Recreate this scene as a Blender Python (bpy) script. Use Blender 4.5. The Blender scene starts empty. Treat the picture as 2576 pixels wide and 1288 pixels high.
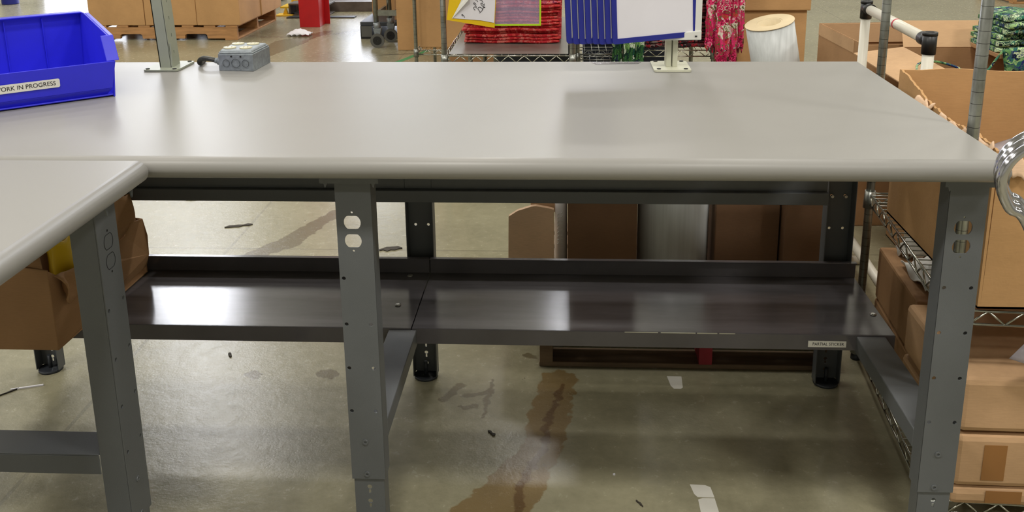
import bpy, math, random
from mathutils import Vector, Matrix
random.seed(7)
scene = bpy.context.scene
COL = scene.collection
PI = math.pi
# ------------------------------------------------------------------ camera
W_PX, F_PX = 2576.0, 2420.0
cd = bpy.data.cameras.new('camera'); cam = bpy.data.objects.new('camera', cd); COL.objects.link(cam)
cd.sensor_fit = 'HORIZONTAL'; cd.sensor_width = 36.0; cd.lens = 36.0 * F_PX / W_PX
cd.shift_y = -(644.0 - 322.0) / W_PX
cd.clip_start = 0.05; cd.clip_end = 200
RX = Vector((0.9983939, 0.05542092, -0.01175375)); DN = Vector((0.00287544, -0.25677029, -0.96646818)); FW = Vector((-0.05658057, 0.96488214, -0.25651725))
m = Matrix.Identity(4)
for i in range(3):
    m[i][0] = RX[i]; m[i][1] = -DN[i]; m[i][2] = -FW[i]
m[0][3], m[1][3], m[2][3] = 0.0, 0.0, 1.4918
cam.matrix_world = m
scene.camera = cam
# ------------------------------------------------------------------ view, world, lights
scene.view_settings.view_transform = 'Standard'
try: scene.view_settings.look = 'None'
except Exception: pass
scene.view_settings.exposure = -0.38
scene.view_settings.gamma = 1.0
scene.view_settings.use_curve_mapping = False
wd = bpy.data.worlds.new('world'); scene.world = wd; wd.use_nodes = True
wd.node_tree.nodes['Background'].inputs[0].default_value = (0.75, 0.85, 1.0, 1)
wd.node_tree.nodes['Background'].inputs[1].default_value = 1.0
LAMPS = [(x, y) for x in (-9.8, -4.9, 0.15, 5.2, 10.2) for y in (-5.2, -0.9, 3.4, 7.7, 12.0)]
LAMP_POWER = 150.0
LAMP_COL = (1.0, 0.965, 0.90)
def lamp_light(x, y, z):
    ld = bpy.data.lights.new('high_bay_light', 'AREA'); ld.shape = 'RECTANGLE'; ld.size = 1.2; ld.size_y = 0.6
    ld.energy = LAMP_POWER * (0.78 if y < -2 else 1.75 if y < 2 else 0.5 if y < 5 else 0.78); ld.color = LAMP_COL
    lo = bpy.data.objects.new('high_bay_light', ld); COL.objects.link(lo); lo.location = (x, y, z)
    return lo
# ------------------------------------------------------------------ materials
def lin(c):
    return tuple(((v/255.0)/12.92 if v/255.0 <= 0.04045 else ((v/255.0+0.055)/1.055)**2.4) for v in c) + (1.0,)
class NT:
    def __init__(s, name):
        s.m = bpy.data.materials.new(name); s.m.use_nodes = True; s.t = s.m.node_tree
        s.b = s.t.nodes['Principled BSDF']
    def n(s, ty, **kw):
        nd = s.t.nodes.new(ty)
        for k, v in kw.items(): setattr(nd, k, v)
        return nd
    def l(s, a, b): s.t.links.new(a, b)
    def coord(s, scale=(1,1,1), kind='Object'):
        tc = s.n('ShaderNodeTexCoord'); mp = s.n('ShaderNodeMapping'); mp.inputs['Scale'].default_value = scale
        s.l(tc.outputs[kind], mp.inputs[0]); return mp.outputs[0]
    def noise(s, vec, sc, det=4, rough=0.55):
        nd = s.n('ShaderNodeTexNoise'); nd.inputs['Scale'].default_value = sc; nd.inputs['Detail'].default_value = det
        nd.inputs['Roughness'].default_value = rough; s.l(vec, nd.inputs['Vector']); return nd.outputs['Fac']
    def ramp(s, fac, stops, interp='LINEAR'):
        r = s.n('ShaderNodeValToRGB'); r.color_ramp.interpolation = interp
        el = r.color_ramp.elements
        while len(el) < len(stops): el.new(0.5)
        for e, (p, c) in zip(el, stops): e.position = p; e.color = c
        s.l(fac, r.inputs[0]); return r.outputs[0]
    def mix(s, fac, a, b, mode='MIX'):
        x = s.n('ShaderNodeMix', data_type='RGBA', blend_type=mode)
        for sock, v in ((x.inputs[0], fac), (x.inputs[6], a), (x.inputs[7], b)):
            if hasattr(v, 'is_linked') or hasattr(v, 'links'): s.l(v, sock)
            else: sock.default_value = v
        return x.outputs[2]
    def math(s, op, a, b=None, c=None, clamp=False):
        x = s.n('ShaderNodeMath', operation=op, use_clamp=clamp)
        for i, v in enumerate((a, b, c)):
            if v is None: continue
            if isinstance(v, (int, float)): x.inputs[i].default_value = v
            else: s.l(v, x.inputs[i])
        return x.outputs[0]
    def bump(s, h, st, dist=0.01):
        b = s.n('ShaderNodeBump'); b.inputs['Strength'].default_value = st; b.inputs['Distance'].default_value = dist
        s.l(h, b.inputs['Height']); s.l(b.outputs[0], s.b.inputs['Normal'])
def simple(name, rgb, rough=0.5, metal=0.0, var=0.08, vs=12.0, bump=0.0, bs=200.0, spec=None, scale=(1,1,1), coat=0.0):
    N = NT(name); c = lin(rgb); v = N.coord(scale)
    f = N.noise(v, vs)
    lo = tuple(x*(1-var) for x in c[:3]) + (1,); hi = tuple(min(1, x*(1+var)) for x in c[:3]) + (1,)
    N.l(N.ramp(f, [(0.3, lo), (0.7, hi)]), N.b.inputs['Base Color'])
    N.b.inputs['Roughness'].default_value = rough; N.b.inputs['Metallic'].default_value = metal
    if spec is not None: N.b.inputs['Specular IOR Level'].default_value = spec
    if coat: N.b.inputs['Coat Weight'].default_value = coat; N.b.inputs['Coat Roughness'].default_value = 0.15
    if bump: N.bump(N.noise(v, bs, 2), bump, 0.002)
    return N.m
def emis(name, rgb, st):
    N = NT(name); v = N.coord(); f = N.noise(v, 0.6)
    c = lin(rgb); N.l(N.ramp(f, [(0.3, tuple(x*.93 for x in c[:3])+(1,)), (0.7, c)]), N.b.inputs['Emission Color'])
    N.b.inputs['Emission Strength'].default_value = st; N.b.inputs['Base Color'].default_value = (0.1,0.1,0.1,1); return N.m
def cardboard(name, rgb, var=0.10):
    N = NT(name); c = lin(rgb); v = N.coord()
    big = N.noise(v, 3.5, 3); fib = N.noise(N.coord((6, 6, 60)), 8, 3)
    mixf = N.math('ADD', N.math('MULTIPLY', big, 0.7), N.math('MULTIPLY', fib, 0.3))
    N.l(N.ramp(mixf, [(0.32, tuple(x*(1-var*1.6) for x in c[:3])+(1,)), (0.68, tuple(x*(1+var) for x in c[:3])+(1,))]), N.b.inputs['Base Color'])
    w = N.n('ShaderNodeTexWave', wave_type='BANDS', bands_direction='Z'); w.inputs['Scale'].default_value = 0.0
    tc = N.coord((1,1,1)); N.l(tc, w.inputs['Vector'])
    h = N.noise(v, 30, 3)
    N.b.inputs['Roughness'].default_value = 0.75; N.b.inputs['Specular IOR Level'].default_value = 0.25
    N.bump(h, 0.25, 0.004); return N.m
def floral(name, cols, sc=30.0, rough=0.8, stretch=(1,1,1)):
    N = NT(name); v = N.coord(stretch)
    vo = N.n('ShaderNodeTexVoronoi', feature='F1'); vo.inputs['Scale'].default_value = sc
    nz = N.n('ShaderNodeTexNoise'); nz.inputs['Scale'].default_value = sc*0.6; N.l(v, nz.inputs['Vector'])
    mx = N.mix(0.18, v, nz.outputs['Color']); N.l(mx, vo.inputs['Vector'])
    sep = N.n('ShaderNodeSeparateColor'); N.l(vo.outputs['Color'], sep.inputs[0])
    k = len(cols)
    base = N.ramp(sep.outputs[0], [(i/k, lin(c)) for i, c in enumerate(cols)], 'CONSTANT')
    ring = N.math('PINGPONG', N.math('MULTIPLY', vo.outputs['Distance'], 3.2), 0.5)
    rm = N.ramp(ring, [(0.0, (0,0,0,1)), (0.34, (0,0,0,1)), (0.40, (1,1,1,1))])
    sep2 = N.ramp(sep.outputs[1], [(i/k, lin(cols[(i*2+1) % k])) for i in range(k)], 'CONSTANT')
    N.l(N.mix(rm, base, sep2), N.b.inputs['Base Color'])
    N.b.inputs['Roughness'].default_value = rough; N.b.inputs['Specular IOR Level'].default_value = 0.2
    return N.m
M = {}
M['laminate'] = simple('grey_laminate', (142,140,136), 0.38, spec=0.4, var=0.02, vs=3, bump=0.02, bs=400)
M['steel'] = simple('grey_painted_steel', (93,96,98), 0.42, var=0.05, vs=8, bump=0.12, bs=600)
M['steel_gloss'] = simple('grey_painted_shelf_steel', (92,89,92), 0.12, var=0.12, vs=6, bump=0.03, bs=300, scale=(1,6,1))
M['bolt'] = simple('zinc_bolt', (190,190,185), 0.3, 1.0)
M['dark'] = simple('dark_hole', (14,14,14), 0.8)
M['bin'] = simple('blue_bin_plastic', (44,44,212), 0.35, var=0.05, bump=0.02)
M['label'] = simple('white_label', (226,224,216), 0.5, var=0.03)
M['ink'] = simple('black_ink', (35,33,38), 0.6)
M['post'] = simple('sage_painted_steel', (146,150,134), 0.4, var=0.05)
M['post_cream'] = simple('cream_painted_steel', (196,196,176), 0.4, var=0.04)
M['galv'] = simple('galvanised_steel', (140,147,152), 0.45, 0.55, var=0.2, vs=90, bump=0.05, bs=120)
M['cream'] = simple('cream_plastic', (196,190,158), 0.35, var=0.03)
M['conduit'] = simple('flexible_conduit', (74,74,70), 0.4, 0.5, var=0.3, vs=120)
M['chrome'] = simple('chrome_wire', (190,190,180), 0.22, 1.0, var=0.06)
M['chrome_dull'] = simple('dull_zinc_pole', (150,152,146), 0.35, 0.9, var=0.15, vs=40)
N = NT('grooved_zinc_pole'); N.b.inputs['Metallic'].default_value = 0.9; N.b.inputs['Roughness'].default_value = 0.33
sx = N.n('ShaderNodeSeparateXYZ'); N.l(N.coord(), sx.inputs[0])
gz = N.math('LESS_THAN', N.math('MODULO', sx.outputs[2], 0.0254), 0.0010)
N.l(N.mix(gz, N.ramp(N.noise(N.coord((1,1,.4)), 40), [(0.3, lin((128,130,124))), (0.7, lin((172,175,170)))]), lin((60,60,58))), N.b.inputs['Base Color']); M['pole'] = N.m
M['chrome_bright'] = simple('polished_chrome', (190,190,196), 0.13, 1.0, var=0.02)
M['blue'] = simple('blue_frame_plastic', (30,38,132), 0.35, var=0.05)
M['paper'] = simple('white_paper', (222,220,226), 0.7, var=0.02)
M['white'] = simple('white_plastic', (214,214,208), 0.35, var=0.03)
M['pvc'] = simple('white_pvc', (212,208,194), 0.35, var=0.03)
M['black'] = simple('black_plastic', (26,26,27), 0.4, var=0.1)
M['darkgrey'] = simple('dark_grey_plastic', (52,56,62), 0.5, var=0.15, vs=20)
M['navy'] = simple('navy_plastic', (22,30,44), 0.5, var=0.15, vs=10)
M['rubber'] = simple('grey_rubber', (88,88,84), 0.6)
M['yellow'] = simple('yellow_card', (224,186,10), 0.5, var=0.03)
M['yellow_steel'] = simple('yellow_painted_steel', (212,172,24), 0.45, var=0.08)
M['lime'] = simple('lime_plastic', (176,214,40), 0.4, var=0.03)
M['red'] = simple('red_painted_steel', (190,20,28), 0.35, var=0.06)
M['redband'] = simple('red_tape', (190,40,60), 0.4)
M['green_tape'] = simple('green_floor_tape', (62,134,84), 0.5, var=0.12, vs=30)
M['beam'] = simple('dock_frame_steel', (92,86,80), 0.5, 0.3, var=0.2)
M['box'] = cardboard('brown_cardboard', (168,130,92))
M['box_orange'] = cardboard('orange_brown_cardboard', (192,150,102))
M['box_light'] = cardboard('light_brown_cardboard', (192,156,118))
M['box_dark'] = cardboard('dark_brown_cardboard', (126,96,72))
M['box_pink'] = cardboard('pale_torn_cardboard', (226,192,160), 0.14)
M['boxtape'] = simple('brown_packing_tape', (150,104,56), 0.3, var=0.05)
M['wood'] = simple('pallet_wood', (178,132,84), 0.7, var=0.25, vs=6, scale=(1,8,8), bump=0.2, bs=60)
M['wood_old'] = simple('dull_pallet_wood', (112,92,70), 0.75, var=0.3, vs=6, scale=(1,8,8), bump=0.2, bs=60)
M['wood_red'] = simple('red_painted_pallet_wood', (150,40,52), 0.7, var=0.2)
M['wood_dark'] = simple('dark_pallet_wood', (70,54,44), 0.75, var=0.25, scale=(1,8,8))
M['wrap'] = simple('stretch_film', (196,200,200), 0.34, 0.0, var=0.12, vs=4, scale=(14,14,0.4), bump=0.05, bs=40)
M['wrap_core'] = simple('film_roll_end', (214,196,160), 0.6, var=0.08)
M['bubble'] = simple('white_foam_roll', (205,200,198), 0.4, var=0.05, bump=0.4, bs=60)
M['debris'] = simple('dark_debris', (58,52,44), 0.8, var=0.3)
M['tape_white'] = simple('white_floor_tape', (205,202,192), 0.6, var=0.05)
M['wall'] = simple('white_wall_paint', (186,186,180), 0.7, var=0.04, vs=1)
M['ceil'] = simple('ceiling_deck', (200,200,196), 0.8, var=0.05, vs=1)
M['fab_red'] = floral('red_printed_cloth', [(196,52,54),(176,30,40),(206,74,66),(186,44,52),(214,120,110),(160,26,36)], 40)
M['fab_redtop'] = floral('pink_red_printed_cloth', [(206,60,60),(226,150,140),(190,40,50),(200,90,110),(120,50,80)], 36)
M['fab_pink'] = floral('pink_floral_cloth', [(196,30,84),(232,66,122),(150,16,60),(226,214,200),(206,44,60),(90,34,40),(214,50,110),(98,110,54)], 26)
M['fab_green'] = floral('green_floral_cloth', [(20,44,40),(66,110,60),(18,26,60),(120,160,90),(24,70,66),(14,22,26),(200,210,190),(40,84,50)], 34, stretch=(1,1,.5))
M['fab_dark'] = floral('dark_floral_cloth', [(26,14,20),(60,24,32),(20,16,18),(120,112,104),(40,20,26),(150,30,40),(18,14,20),(54,30,34)], 40)
M['fab_paisley'] = floral('green_blue_paisley_cloth', [(150,186,120),(40,48,110),(70,104,76),(196,214,170),(30,60,50),(96,140,84),(20,30,34),(50,110,90)], 34)
N = NT('clear_pouch'); N.b.inputs['Base Color'].default_value = lin((176,160,190)); N.b.inputs['Roughness'].default_value = 0.25; N.b.inputs['Alpha'].default_value = 0.38
N.l(N.ramp(N.noise(N.coord(), 14), [(0.3, lin((160,150,180))), (0.7, lin((190,176,205)))]), N.b.inputs['Base Color']); M['pouch'] = N.m
N = NT('clear_sheet'); N.b.inputs['Roughness'].default_value = 0.2; N.b.inputs['Alpha'].default_value = 0.6
N.l(N.ramp(N.noise(N.coord(), 5), [(0.3, lin((150,145,150))), (0.7, lin((186,180,188)))]), N.b.inputs['Base Color']); N.bump(N.noise(N.coord(), 14), 0.6, 0.01); M['sheet'] = N.m
N = NT('wire_shelf_liner'); N.b.inputs['Roughness'].default_value = 0.3; N.b.inputs['Metallic'].default_value = 0.4
w = N.n('ShaderNodeTexWave', wave_type='BANDS', bands_direction='Y'); w.inputs['Scale'].default_value = 26.0; w.inputs['Distortion'].default_value = 0.3
N.l(N.coord(), w.inputs['Vector']); N.l(N.ramp(w.outputs['Fac'], [(0.3, lin((112,112,106))), (0.7, lin((172,172,164)))]), N.b.inputs['Base Color']); M['liner'] = N.m
# concrete floor with its own stains
def floor_mat():
    N = NT('polished_concrete')
    tc = N.n('ShaderNodeTexCoord'); P = tc.outputs['Object']
    big = N.noise(P, 0.9, 5); fine = N.noise(P, 24, 6, 0.7); grit = N.noise(P, 140, 3)
    base = N.ramp(N.math('ADD', N.math('MULTIPLY', big, 0.6), N.math('MULTIPLY', fine, 0.4)),
                  [(0.34, lin((124,119,96))), (0.52, lin((144,139,114))), (0.7, lin((156,151,126)))])
    wob = N.n('ShaderNodeTexNoise'); wob.inputs['Scale'].default_value = 26; wob.inputs['Detail'].default_value = 3; N.l(P, wob.inputs['Vector'])
    off = N.n('ShaderNodeVectorMath', operation='SUBTRACT'); N.l(wob.outputs['Color'], off.inputs[0]); off.inputs[1].default_value = (.5,.5,.5)
    sc = N.n('ShaderNodeVectorMath', operation='SCALE'); N.l(off.outputs[0], sc.inputs[0]); sc.inputs['Scale'].default_value = 0.05
    ad = N.n('ShaderNodeVectorMath', operation='ADD'); N.l(P, ad.inputs[0]); N.l(sc.outputs[0], ad.inputs[1]); Q = ad.outputs[0]
    def seg(a, b, ra, rb, soft=0.006):
        A = Vector((a[0], a[1], 0)); B = Vector((b[0], b[1], 0)); D = B - A; L2 = max(D.length_squared, 1e-8)
        s1 = N.n('ShaderNodeVectorMath', operation='SUBTRACT'); N.l(Q, s1.inputs[0]); s1.inputs[1].default_value = A
        mul = N.n('ShaderNodeVectorMath', operation='MULTIPLY'); N.l(s1.outputs[0], mul.inputs[0]); mul.inputs[1].default_value = (1,1,0)
        dt = N.n('ShaderNodeVectorMath', operation='DOT_PRODUCT'); N.l(mul.outputs[0], dt.inputs[0]); dt.inputs[1].default_value = D / L2
        t = N.math('MINIMUM', N.math('MAXIMUM', dt.outputs['Value'], 0.0), 1.0)
        pr = N.n('ShaderNodeVectorMath', operation='SCALE'); pr.inputs[0].default_value = D; N.l(t, pr.inputs['Scale'])
        df = N.n('ShaderNodeVectorMath', operation='SUBTRACT'); N.l(mul.outputs[0], df.inputs[0]); N.l(pr.outputs[0], df.inputs[1])
        ln = N.n('ShaderNodeVectorMath', operation='LENGTH'); N.l(df.outputs[0], ln.inputs[0])
        rad = N.math('MULTIPLY_ADD', t, rb - ra, ra)
        return N.math('MULTIPLY', N.math('SUBTRACT', N.math('ADD', rad, soft), ln.outputs['Value']), 1.0/soft, clamp=True)
    def union(lst):
        o = lst[0]
        for x in lst[1:]: o = N.math('MAXIMUM', o, x)
        return o
    streak = union([seg((-0.02,2.64),(-0.045,2.44),.05,.055), seg((-0.045,2.44),(-0.06,2.28),.055,.05), seg((-0.06,2.28),(-0.13,2.1),.05,.07), seg((-0.13,2.1),(-0.2,1.95),.07,.09)])
    vein = union([seg((-0.01,2.6),(-0.05,2.4),.006,.006), seg((-0.05,2.4),(-0.055,2.28),.006,.008), seg((-0.055,2.28),(-0.11,2.12),.008,.01), seg((-0.11,2.12),(-0.12,1.96),.01,.012)])
    blobs = union([seg((-.97,2.64),(-.955,2.62),.016,.012), seg((-.75,2.655),(-.72,2.64),.018,.016), seg((-.30,2.53),(-.22,2.56),.006,.012), seg((-.29,2.47),(-.27,2.475),.012,.012),
                   seg((-.36,2.5),(-.32,2.58),.007,.012), seg((-1.30,3.55),(-1.17,3.72),.03,.06), seg((-1.17,3.72),(-1.05,4.1),.05,.03), seg((-.12,2.78),(-.10,2.77),.012,.01),
                   seg((-2.65,7.7),(-2.55,8.7),.06,.16), seg((-2.55,8.7),(-2.35,9.3),.12,.05), seg((-.22,2.62),(-.235,2.42),.004,.003)])
    col = N.mix(N.math('MULTIPLY', streak, 0.8), base, lin((116,92,52)))
    col = N.mix(N.math('MULTIPLY', vein, 0.75), col, lin((84,60,34)))
    col = N.mix(N.math('MULTIPLY', blobs, 0.8), col, lin((92,82,58)))
    # scattered dark specks and scuffs
    vo = N.n('ShaderNodeTexVoronoi', feature='F1'); vo.inputs['Scale'].default_value = 9; N.l(Q, vo.inputs['Vector'])
    pick = N.n('ShaderNodeSeparateColor'); N.l(vo.outputs['Color'], pick.inputs[0])
    sp = N.math('MULTIPLY', N.math('LESS_THAN', vo.outputs['Distance'], N.math('MULTIPLY', pick.outputs[1], 0.045)), N.math('GREATER_THAN', pick.outputs[0], 0.35))
    scuff = N.ramp(N.noise(Q, 5.5, 6, 0.75), [(0.66, (0,0,0,1)), (0.72, (1,1,1,1))])
    col = N.mix(N.math('MULTIPLY', sp, 0.7), col, lin((70,64,50)))
    col = N.mix(N.math('MULTIPLY', scuff, 0.35), col, lin((110,102,80)))
    # tyre marks looping round the red column
    tl = N.n('ShaderNodeVectorMath', operation='DISTANCE'); N.l(Q, tl.inputs[0]); tl.inputs[1].default_value = (-2.75, 9.75, 0)
    ring = N.math('LESS_THAN', N.math('ABSOLUTE', N.math('SUBTRACT', tl.outputs['Value'], 0.78)), 0.05)
    col = N.mix(N.math('MULTIPLY', ring, 0.3), col, lin((96,84,74)))
    # saw-cut joints
    sx = N.n('ShaderNodeSeparateXYZ'); N.l(P, sx.inputs[0])
    jy = N.math('LESS_THAN', N.math('ABSOLUTE', N.math('SUBTRACT', N.math('MODULO', N.math('ADD', sx.outputs[1], 52.35), 4.0), 0.0)), 0.012)
    jx = N.math('LESS_THAN', N.math('ABSOLUTE', N.math('SUBTRACT', N.math('MODULO', N.math('ADD', sx.outputs[0], 43.4), 4.2), 0.0)), 0.012)
    col = N.mix(N.math('MULTIPLY', N.math('MAXIMUM', jx, jy), 0.4), col, lin((100,94,78)))
    N.l(col, N.b.inputs['Base Color'])
    rr = N.math('MULTIPLY_ADD', fine, 0.2, 0.15)
    N.l(rr, N.b.inputs['Roughness'])
    N.bump(N.math('ADD', N.math('MULTIPLY', grit, 0.25), fine), 0.22, 0.004)
    return N.m
M['floor'] = floor_mat()
M['sky'] = emis('bright_daylight', (238,243,255), 7.0)
M['window'] = emis('clerestory_daylight', (246,248,255), 24.0)
# ------------------------------------------------------------------ mesh helpers
class MB:
    def __init__(s): s.v = []; s.f = []; s.sm = []
    def add(s, vs, fs, smooth=False):
        o = len(s.v); s.v += [Vector(p) for p in vs]
        for f in fs: s.f.append([i+o for i in f]); s.sm.append(smooth)
        return s
    def box(s, x0, x1, y0, y1, z0, z1):
        return s.add([(x,y,z) for z in (z0,z1) for y in (y0,y1) for x in (x0,x1)],
                     [(0,2,3,1),(4,5,7,6),(0,1,5,4),(2,6,7,3),(0,4,6,2),(1,3,7,5)])
    def hexa(s, b, t):       # four bottom points (ccw from above) and four top points
        return s.add(list(b)+list(t), [(3,2,1,0),(4,5,6,7),(0,1,5,4),(1,2,6,5),(2,3,7,6),(3,0,4,7)])
    def prism(s, pts, n0, n1, axis='z'):
        k = len(pts); mp = {'z': lambda p,n:(p[0],p[1],n), 'y': lambda p,n:(p[0],n,p[1]), 'x': lambda p,n:(n,p[0],p[1])}[axis]
        vs = [mp(p,n0) for p in pts]+[mp(p,n1) for p in pts]
        return s.add(vs, [list(range(k))[::-1], list(range(k,2*k))]+[(i,(i+1)%k,k+(i+1)%k,k+i) for i in range(k)])
    def tube(s, path, r, n=10, caps=True, closed=False):
        path = [Vector(p) for p in path]; k = len(path); rs = r if isinstance(r, (list,tuple)) else [r]*k
        up = None; rings = []
        for i, p in enumerate(path):
            if closed: d = (path[(i+1)%k]-path[i-1])
            else: d = path[min(i+1,k-1)]-path[max(i-1,0)]
            d.normalize()
            if up is None: up = Vector((0,0,1)) if abs(d.z) < .9 else Vector((1,0,0))
            a = d.cross(up); a.normalize(); b = d.cross(a); b.normalize(); up = -b if False else a.cross(d)
            rings.append([p+(a*math.cos(2*PI*j/n)+b*math.sin(2*PI*j/n))*rs[i] for j in range(n)])
        o = len(s.v); s.v += [q for rg in rings for q in rg]
        for i in range(k if closed else k-1):
            i2 = (i+1) % k
            for j in range(n):
                s.f.append([o+i*n+j, o+i*n+(j+1)%n, o+i2*n+(j+1)%n, o+i2*n+j]); s.sm.append(True)
        if caps and not closed:
            s.f.append([o+j for j in range(n)][::-1]); s.sm.append(False)
            s.f.append([o+(k-1)*n+j for j in range(n)]); s.sm.append(False)
        return s
    def ring(s, c, axis, r0, r1, h, n=40):        # hollow cylinder along axis
        c = Vector(c); ax = Vector(axis).normalized(); a = ax.orthogonal().normalized(); b = ax.cross(a)
        vs = []
        for hh in (0, h):
            for r in (r0, r1):
                vs += [c+ax*hh+(a*math.cos(2*PI*j/n)+b*math.sin(2*PI*j/n))*r for j in range(n)]
        o = len(s.v); s.v += vs
        for j in range(n):
            k = (j+1)%n
            for q, sm in (((n+j, n+k, 3*n+k, 3*n+j),True), ((k, j, 2*n+j, 2*n+k),True), ((2*n+j,3*n+j,3*n+k,2*n+k),False), ((j,k,n+k,n+j),False)):
                s.f.append([o+i for i in q]); s.sm.append(sm)
        return s
    def grid(s, fn, nu, nv, th=0.0, smooth=True):
        vs = [Vector(fn(i/(nu-1), j/(nv-1))) for j in range(nv) for i in range(nu)]
        fs = [(j*nu+i, j*nu+i+1, (j+1)*nu+i+1, (j+1)*nu+i) for j in range(nv-1) for i in range(nu-1)]
        return s.add(vs, fs, smooth)
    def xf(s, mat):
        s.v = [mat @ p for p in s.v]; return s
    def join(s, o):
        k = len(s.v); s.v += o.v; s.f += [[i+k for i in f] for f in o.f]; s.sm += o.sm; return s
def build(name, mb, mat, parent=None, bevel=0.0, seg=2, solid=0.0, sub=0, offset=None):
    vs = mb.v
    if offset is not None: vs = [p-offset for p in vs]
    me = bpy.data.meshes.new(name); me.from_pydata([tuple(p) for p in vs], [], mb.f)
    for p, sm in zip(me.polygons, mb.sm): p.use_smooth = sm
    me.materials.append(M[mat] if isinstance(mat, str) else mat); me.update()
    o = bpy.data.objects.new(name, me); COL.objects.link(o)
    if parent is not None: o.parent = parent
    if solid:
        md = o.modifiers.new('s', 'SOLIDIFY'); md.thickness = solid; md.offset = 0
    if bevel:
        md = o.modifiers.new('b', 'BEVEL'); md.width = bevel; md.segments = seg; md.limit_method = 'ANGLE'; md.angle_limit = math.radians(40)
    if sub:
        md = o.modifiers.new('u', 'SUBSURF'); md.levels = sub; md.render_levels = sub
    return o
def tag(o, label, cat, group=None, kind=None):
    o['label'] = label; o['category'] = cat
    if group: o['group'] = group
    if kind: o['kind'] = kind
    return o
def thing(name, label, cat, loc=(0,0,0), rz=0.0, group=None):
    o = bpy.data.objects.new(name, None); COL.objects.link(o); o.empty_display_size = 0.05
    o.location = loc; o.rotation_euler = (0,0,rz); return tag(o, label, cat, group)
def part(t, name, mb, mat, **kw):          # mesh given in world axes relative to the thing's own origin shift
    return build(name, mb, mat, t, offset=Vector(t.location) if t.parent is None and kw.pop('world', True) else None, **kw)
def lpart(t, name, mb, mat, **kw): return build(name, mb, mat, t, **kw)
def single(name, mb, mat, label, cat, group=None, kind=None, base=None, **kw):   # a thing that is one mesh, origin at its base
    if base is None:
        xs = [p.x for p in mb.v]; ys = [p.y for p in mb.v]; zs = [p.z for p in mb.v]
        base = Vector(((min(xs)+max(xs))/2, (min(ys)+max(ys))/2, min(zs)))
    o = build(name, mb, mat, None, offset=Vector(base), **kw); o.location = base
    return tag(o, label, cat, group, kind)
def struct(name, mb, mat, **kw):
    o = build(name, mb, mat, **kw); o['kind'] = 'structure'; return o
def copy_tree(o, parent=None):
    c = o.copy(); COL.objects.link(c)
    if parent is not None: c.parent = parent
    for ch in list(o.children): copy_tree(ch, c)
    return c
def plate(outline, holes, th):             # flat plate in local (u, v), thickness along n, with real holes
    cu = bpy.data.curves.new('plate', 'CURVE'); cu.dimensions = '2D'; cu.fill_mode = 'BOTH'; cu.extrude = th/2
    for poly in [outline]+holes:
        sp = cu.splines.new('POLY'); sp.points.add(len(poly)-1)
        for p, q in zip(sp.points, poly): p.co = (q[0], q[1], 0, 1)
        sp.use_cyclic_u = True
    ob = bpy.data.objects.new('plate', cu); COL.objects.link(ob)
    dg = bpy.context.evaluated_depsgraph_get(); me = bpy.data.meshes.new_from_object(ob.evaluated_get(dg))
    mb = MB(); mb.add([v.co.copy() for v in me.vertices], [list(p.vertices) for p in me.polygons])
    bpy.data.objects.remove(ob); bpy.data.curves.remove(cu); bpy.data.meshes.remove(me)
    return mb
def frame(o, u, v):                        # matrix that puts local (u, v, n) at o with axes u, v
    u = Vector(u).normalized(); v = Vector(v).normalized(); n = u.cross(v); mt = Matrix.Identity(4)
    for i in range(3): mt[i][0] = u[i]; mt[i][1] = v[i]; mt[i][2] = n[i]; mt[i][3] = o[i]
    return mt
def circ(cx, cy, r, n=16, cut=None):
    pts = []
    for i in range(n):
        a = 2*PI*i/n; y = r*math.sin(a)
        if cut: y = max(-cut, min(cut, y))
        pts.append((cx+r*math.cos(a), cy+y))
    return pts
def text(parent, body, size, mt, mat='ink', name='lettering', width=None):
    cu = bpy.data.curves.new('t', 'FONT'); cu.body = body; cu.size = size; cu.extrude = 0.0002; cu.align_x = 'CENTER'; cu.align_y = 'CENTER'
    ob = bpy.data.objects.new('t', cu); COL.objects.link(ob)
    dg = bpy.context.evaluated_depsgraph_get(); me = bpy.data.meshes.new_from_object(ob.evaluated_get(dg))
    mb = MB(); mb.add([v.co.copy() for v in me.vertices], [list(p.vertices) for p in me.polygons])
    bpy.data.objects.remove(ob); bpy.data.curves.remove(cu); bpy.data.meshes.remove(me)
    if width:
        xs = [p.x for p in mb.v]; k = width/(max(xs)-min(xs)); mb.v = [Vector((p.x*k, p.y, p.z)) for p in mb.v]
    mb.xf(mt); return build(name, mb, mat, parent)
def rrect(x0, x1, y0, y1, r, n=5):
    pts = []
    for cx, cy, a0 in ((x1-r,y0+r,-PI/2),(x1-r,y1-r,0),(x0+r,y1-r,PI/2),(x0+r,y0+r,PI)):
        for i in range(n+1):
            a = a0+PI/2*i/n; pts.append((cx+r*math.cos(a), cy+r*math.sin(a)))
    return pts
def strip(points, width, th=0.0006, z=0.0):       # flat band along a path
    mb = MB()
    P = [Vector((p[0],p[1],0)) for p in points]
    L = []; R = []
    for i, p in enumerate(P):
        d = (P[min(i+1,len(P)-1)]-P[max(i-1,0)]).normalized(); n = Vector((-d.y,d.x,0)); L.append(p+n*width/2); R.append(p-n*width/2)
    mb.prism([(q.x,q.y) for q in L+R[::-1]], z, z+th); return mb
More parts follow.
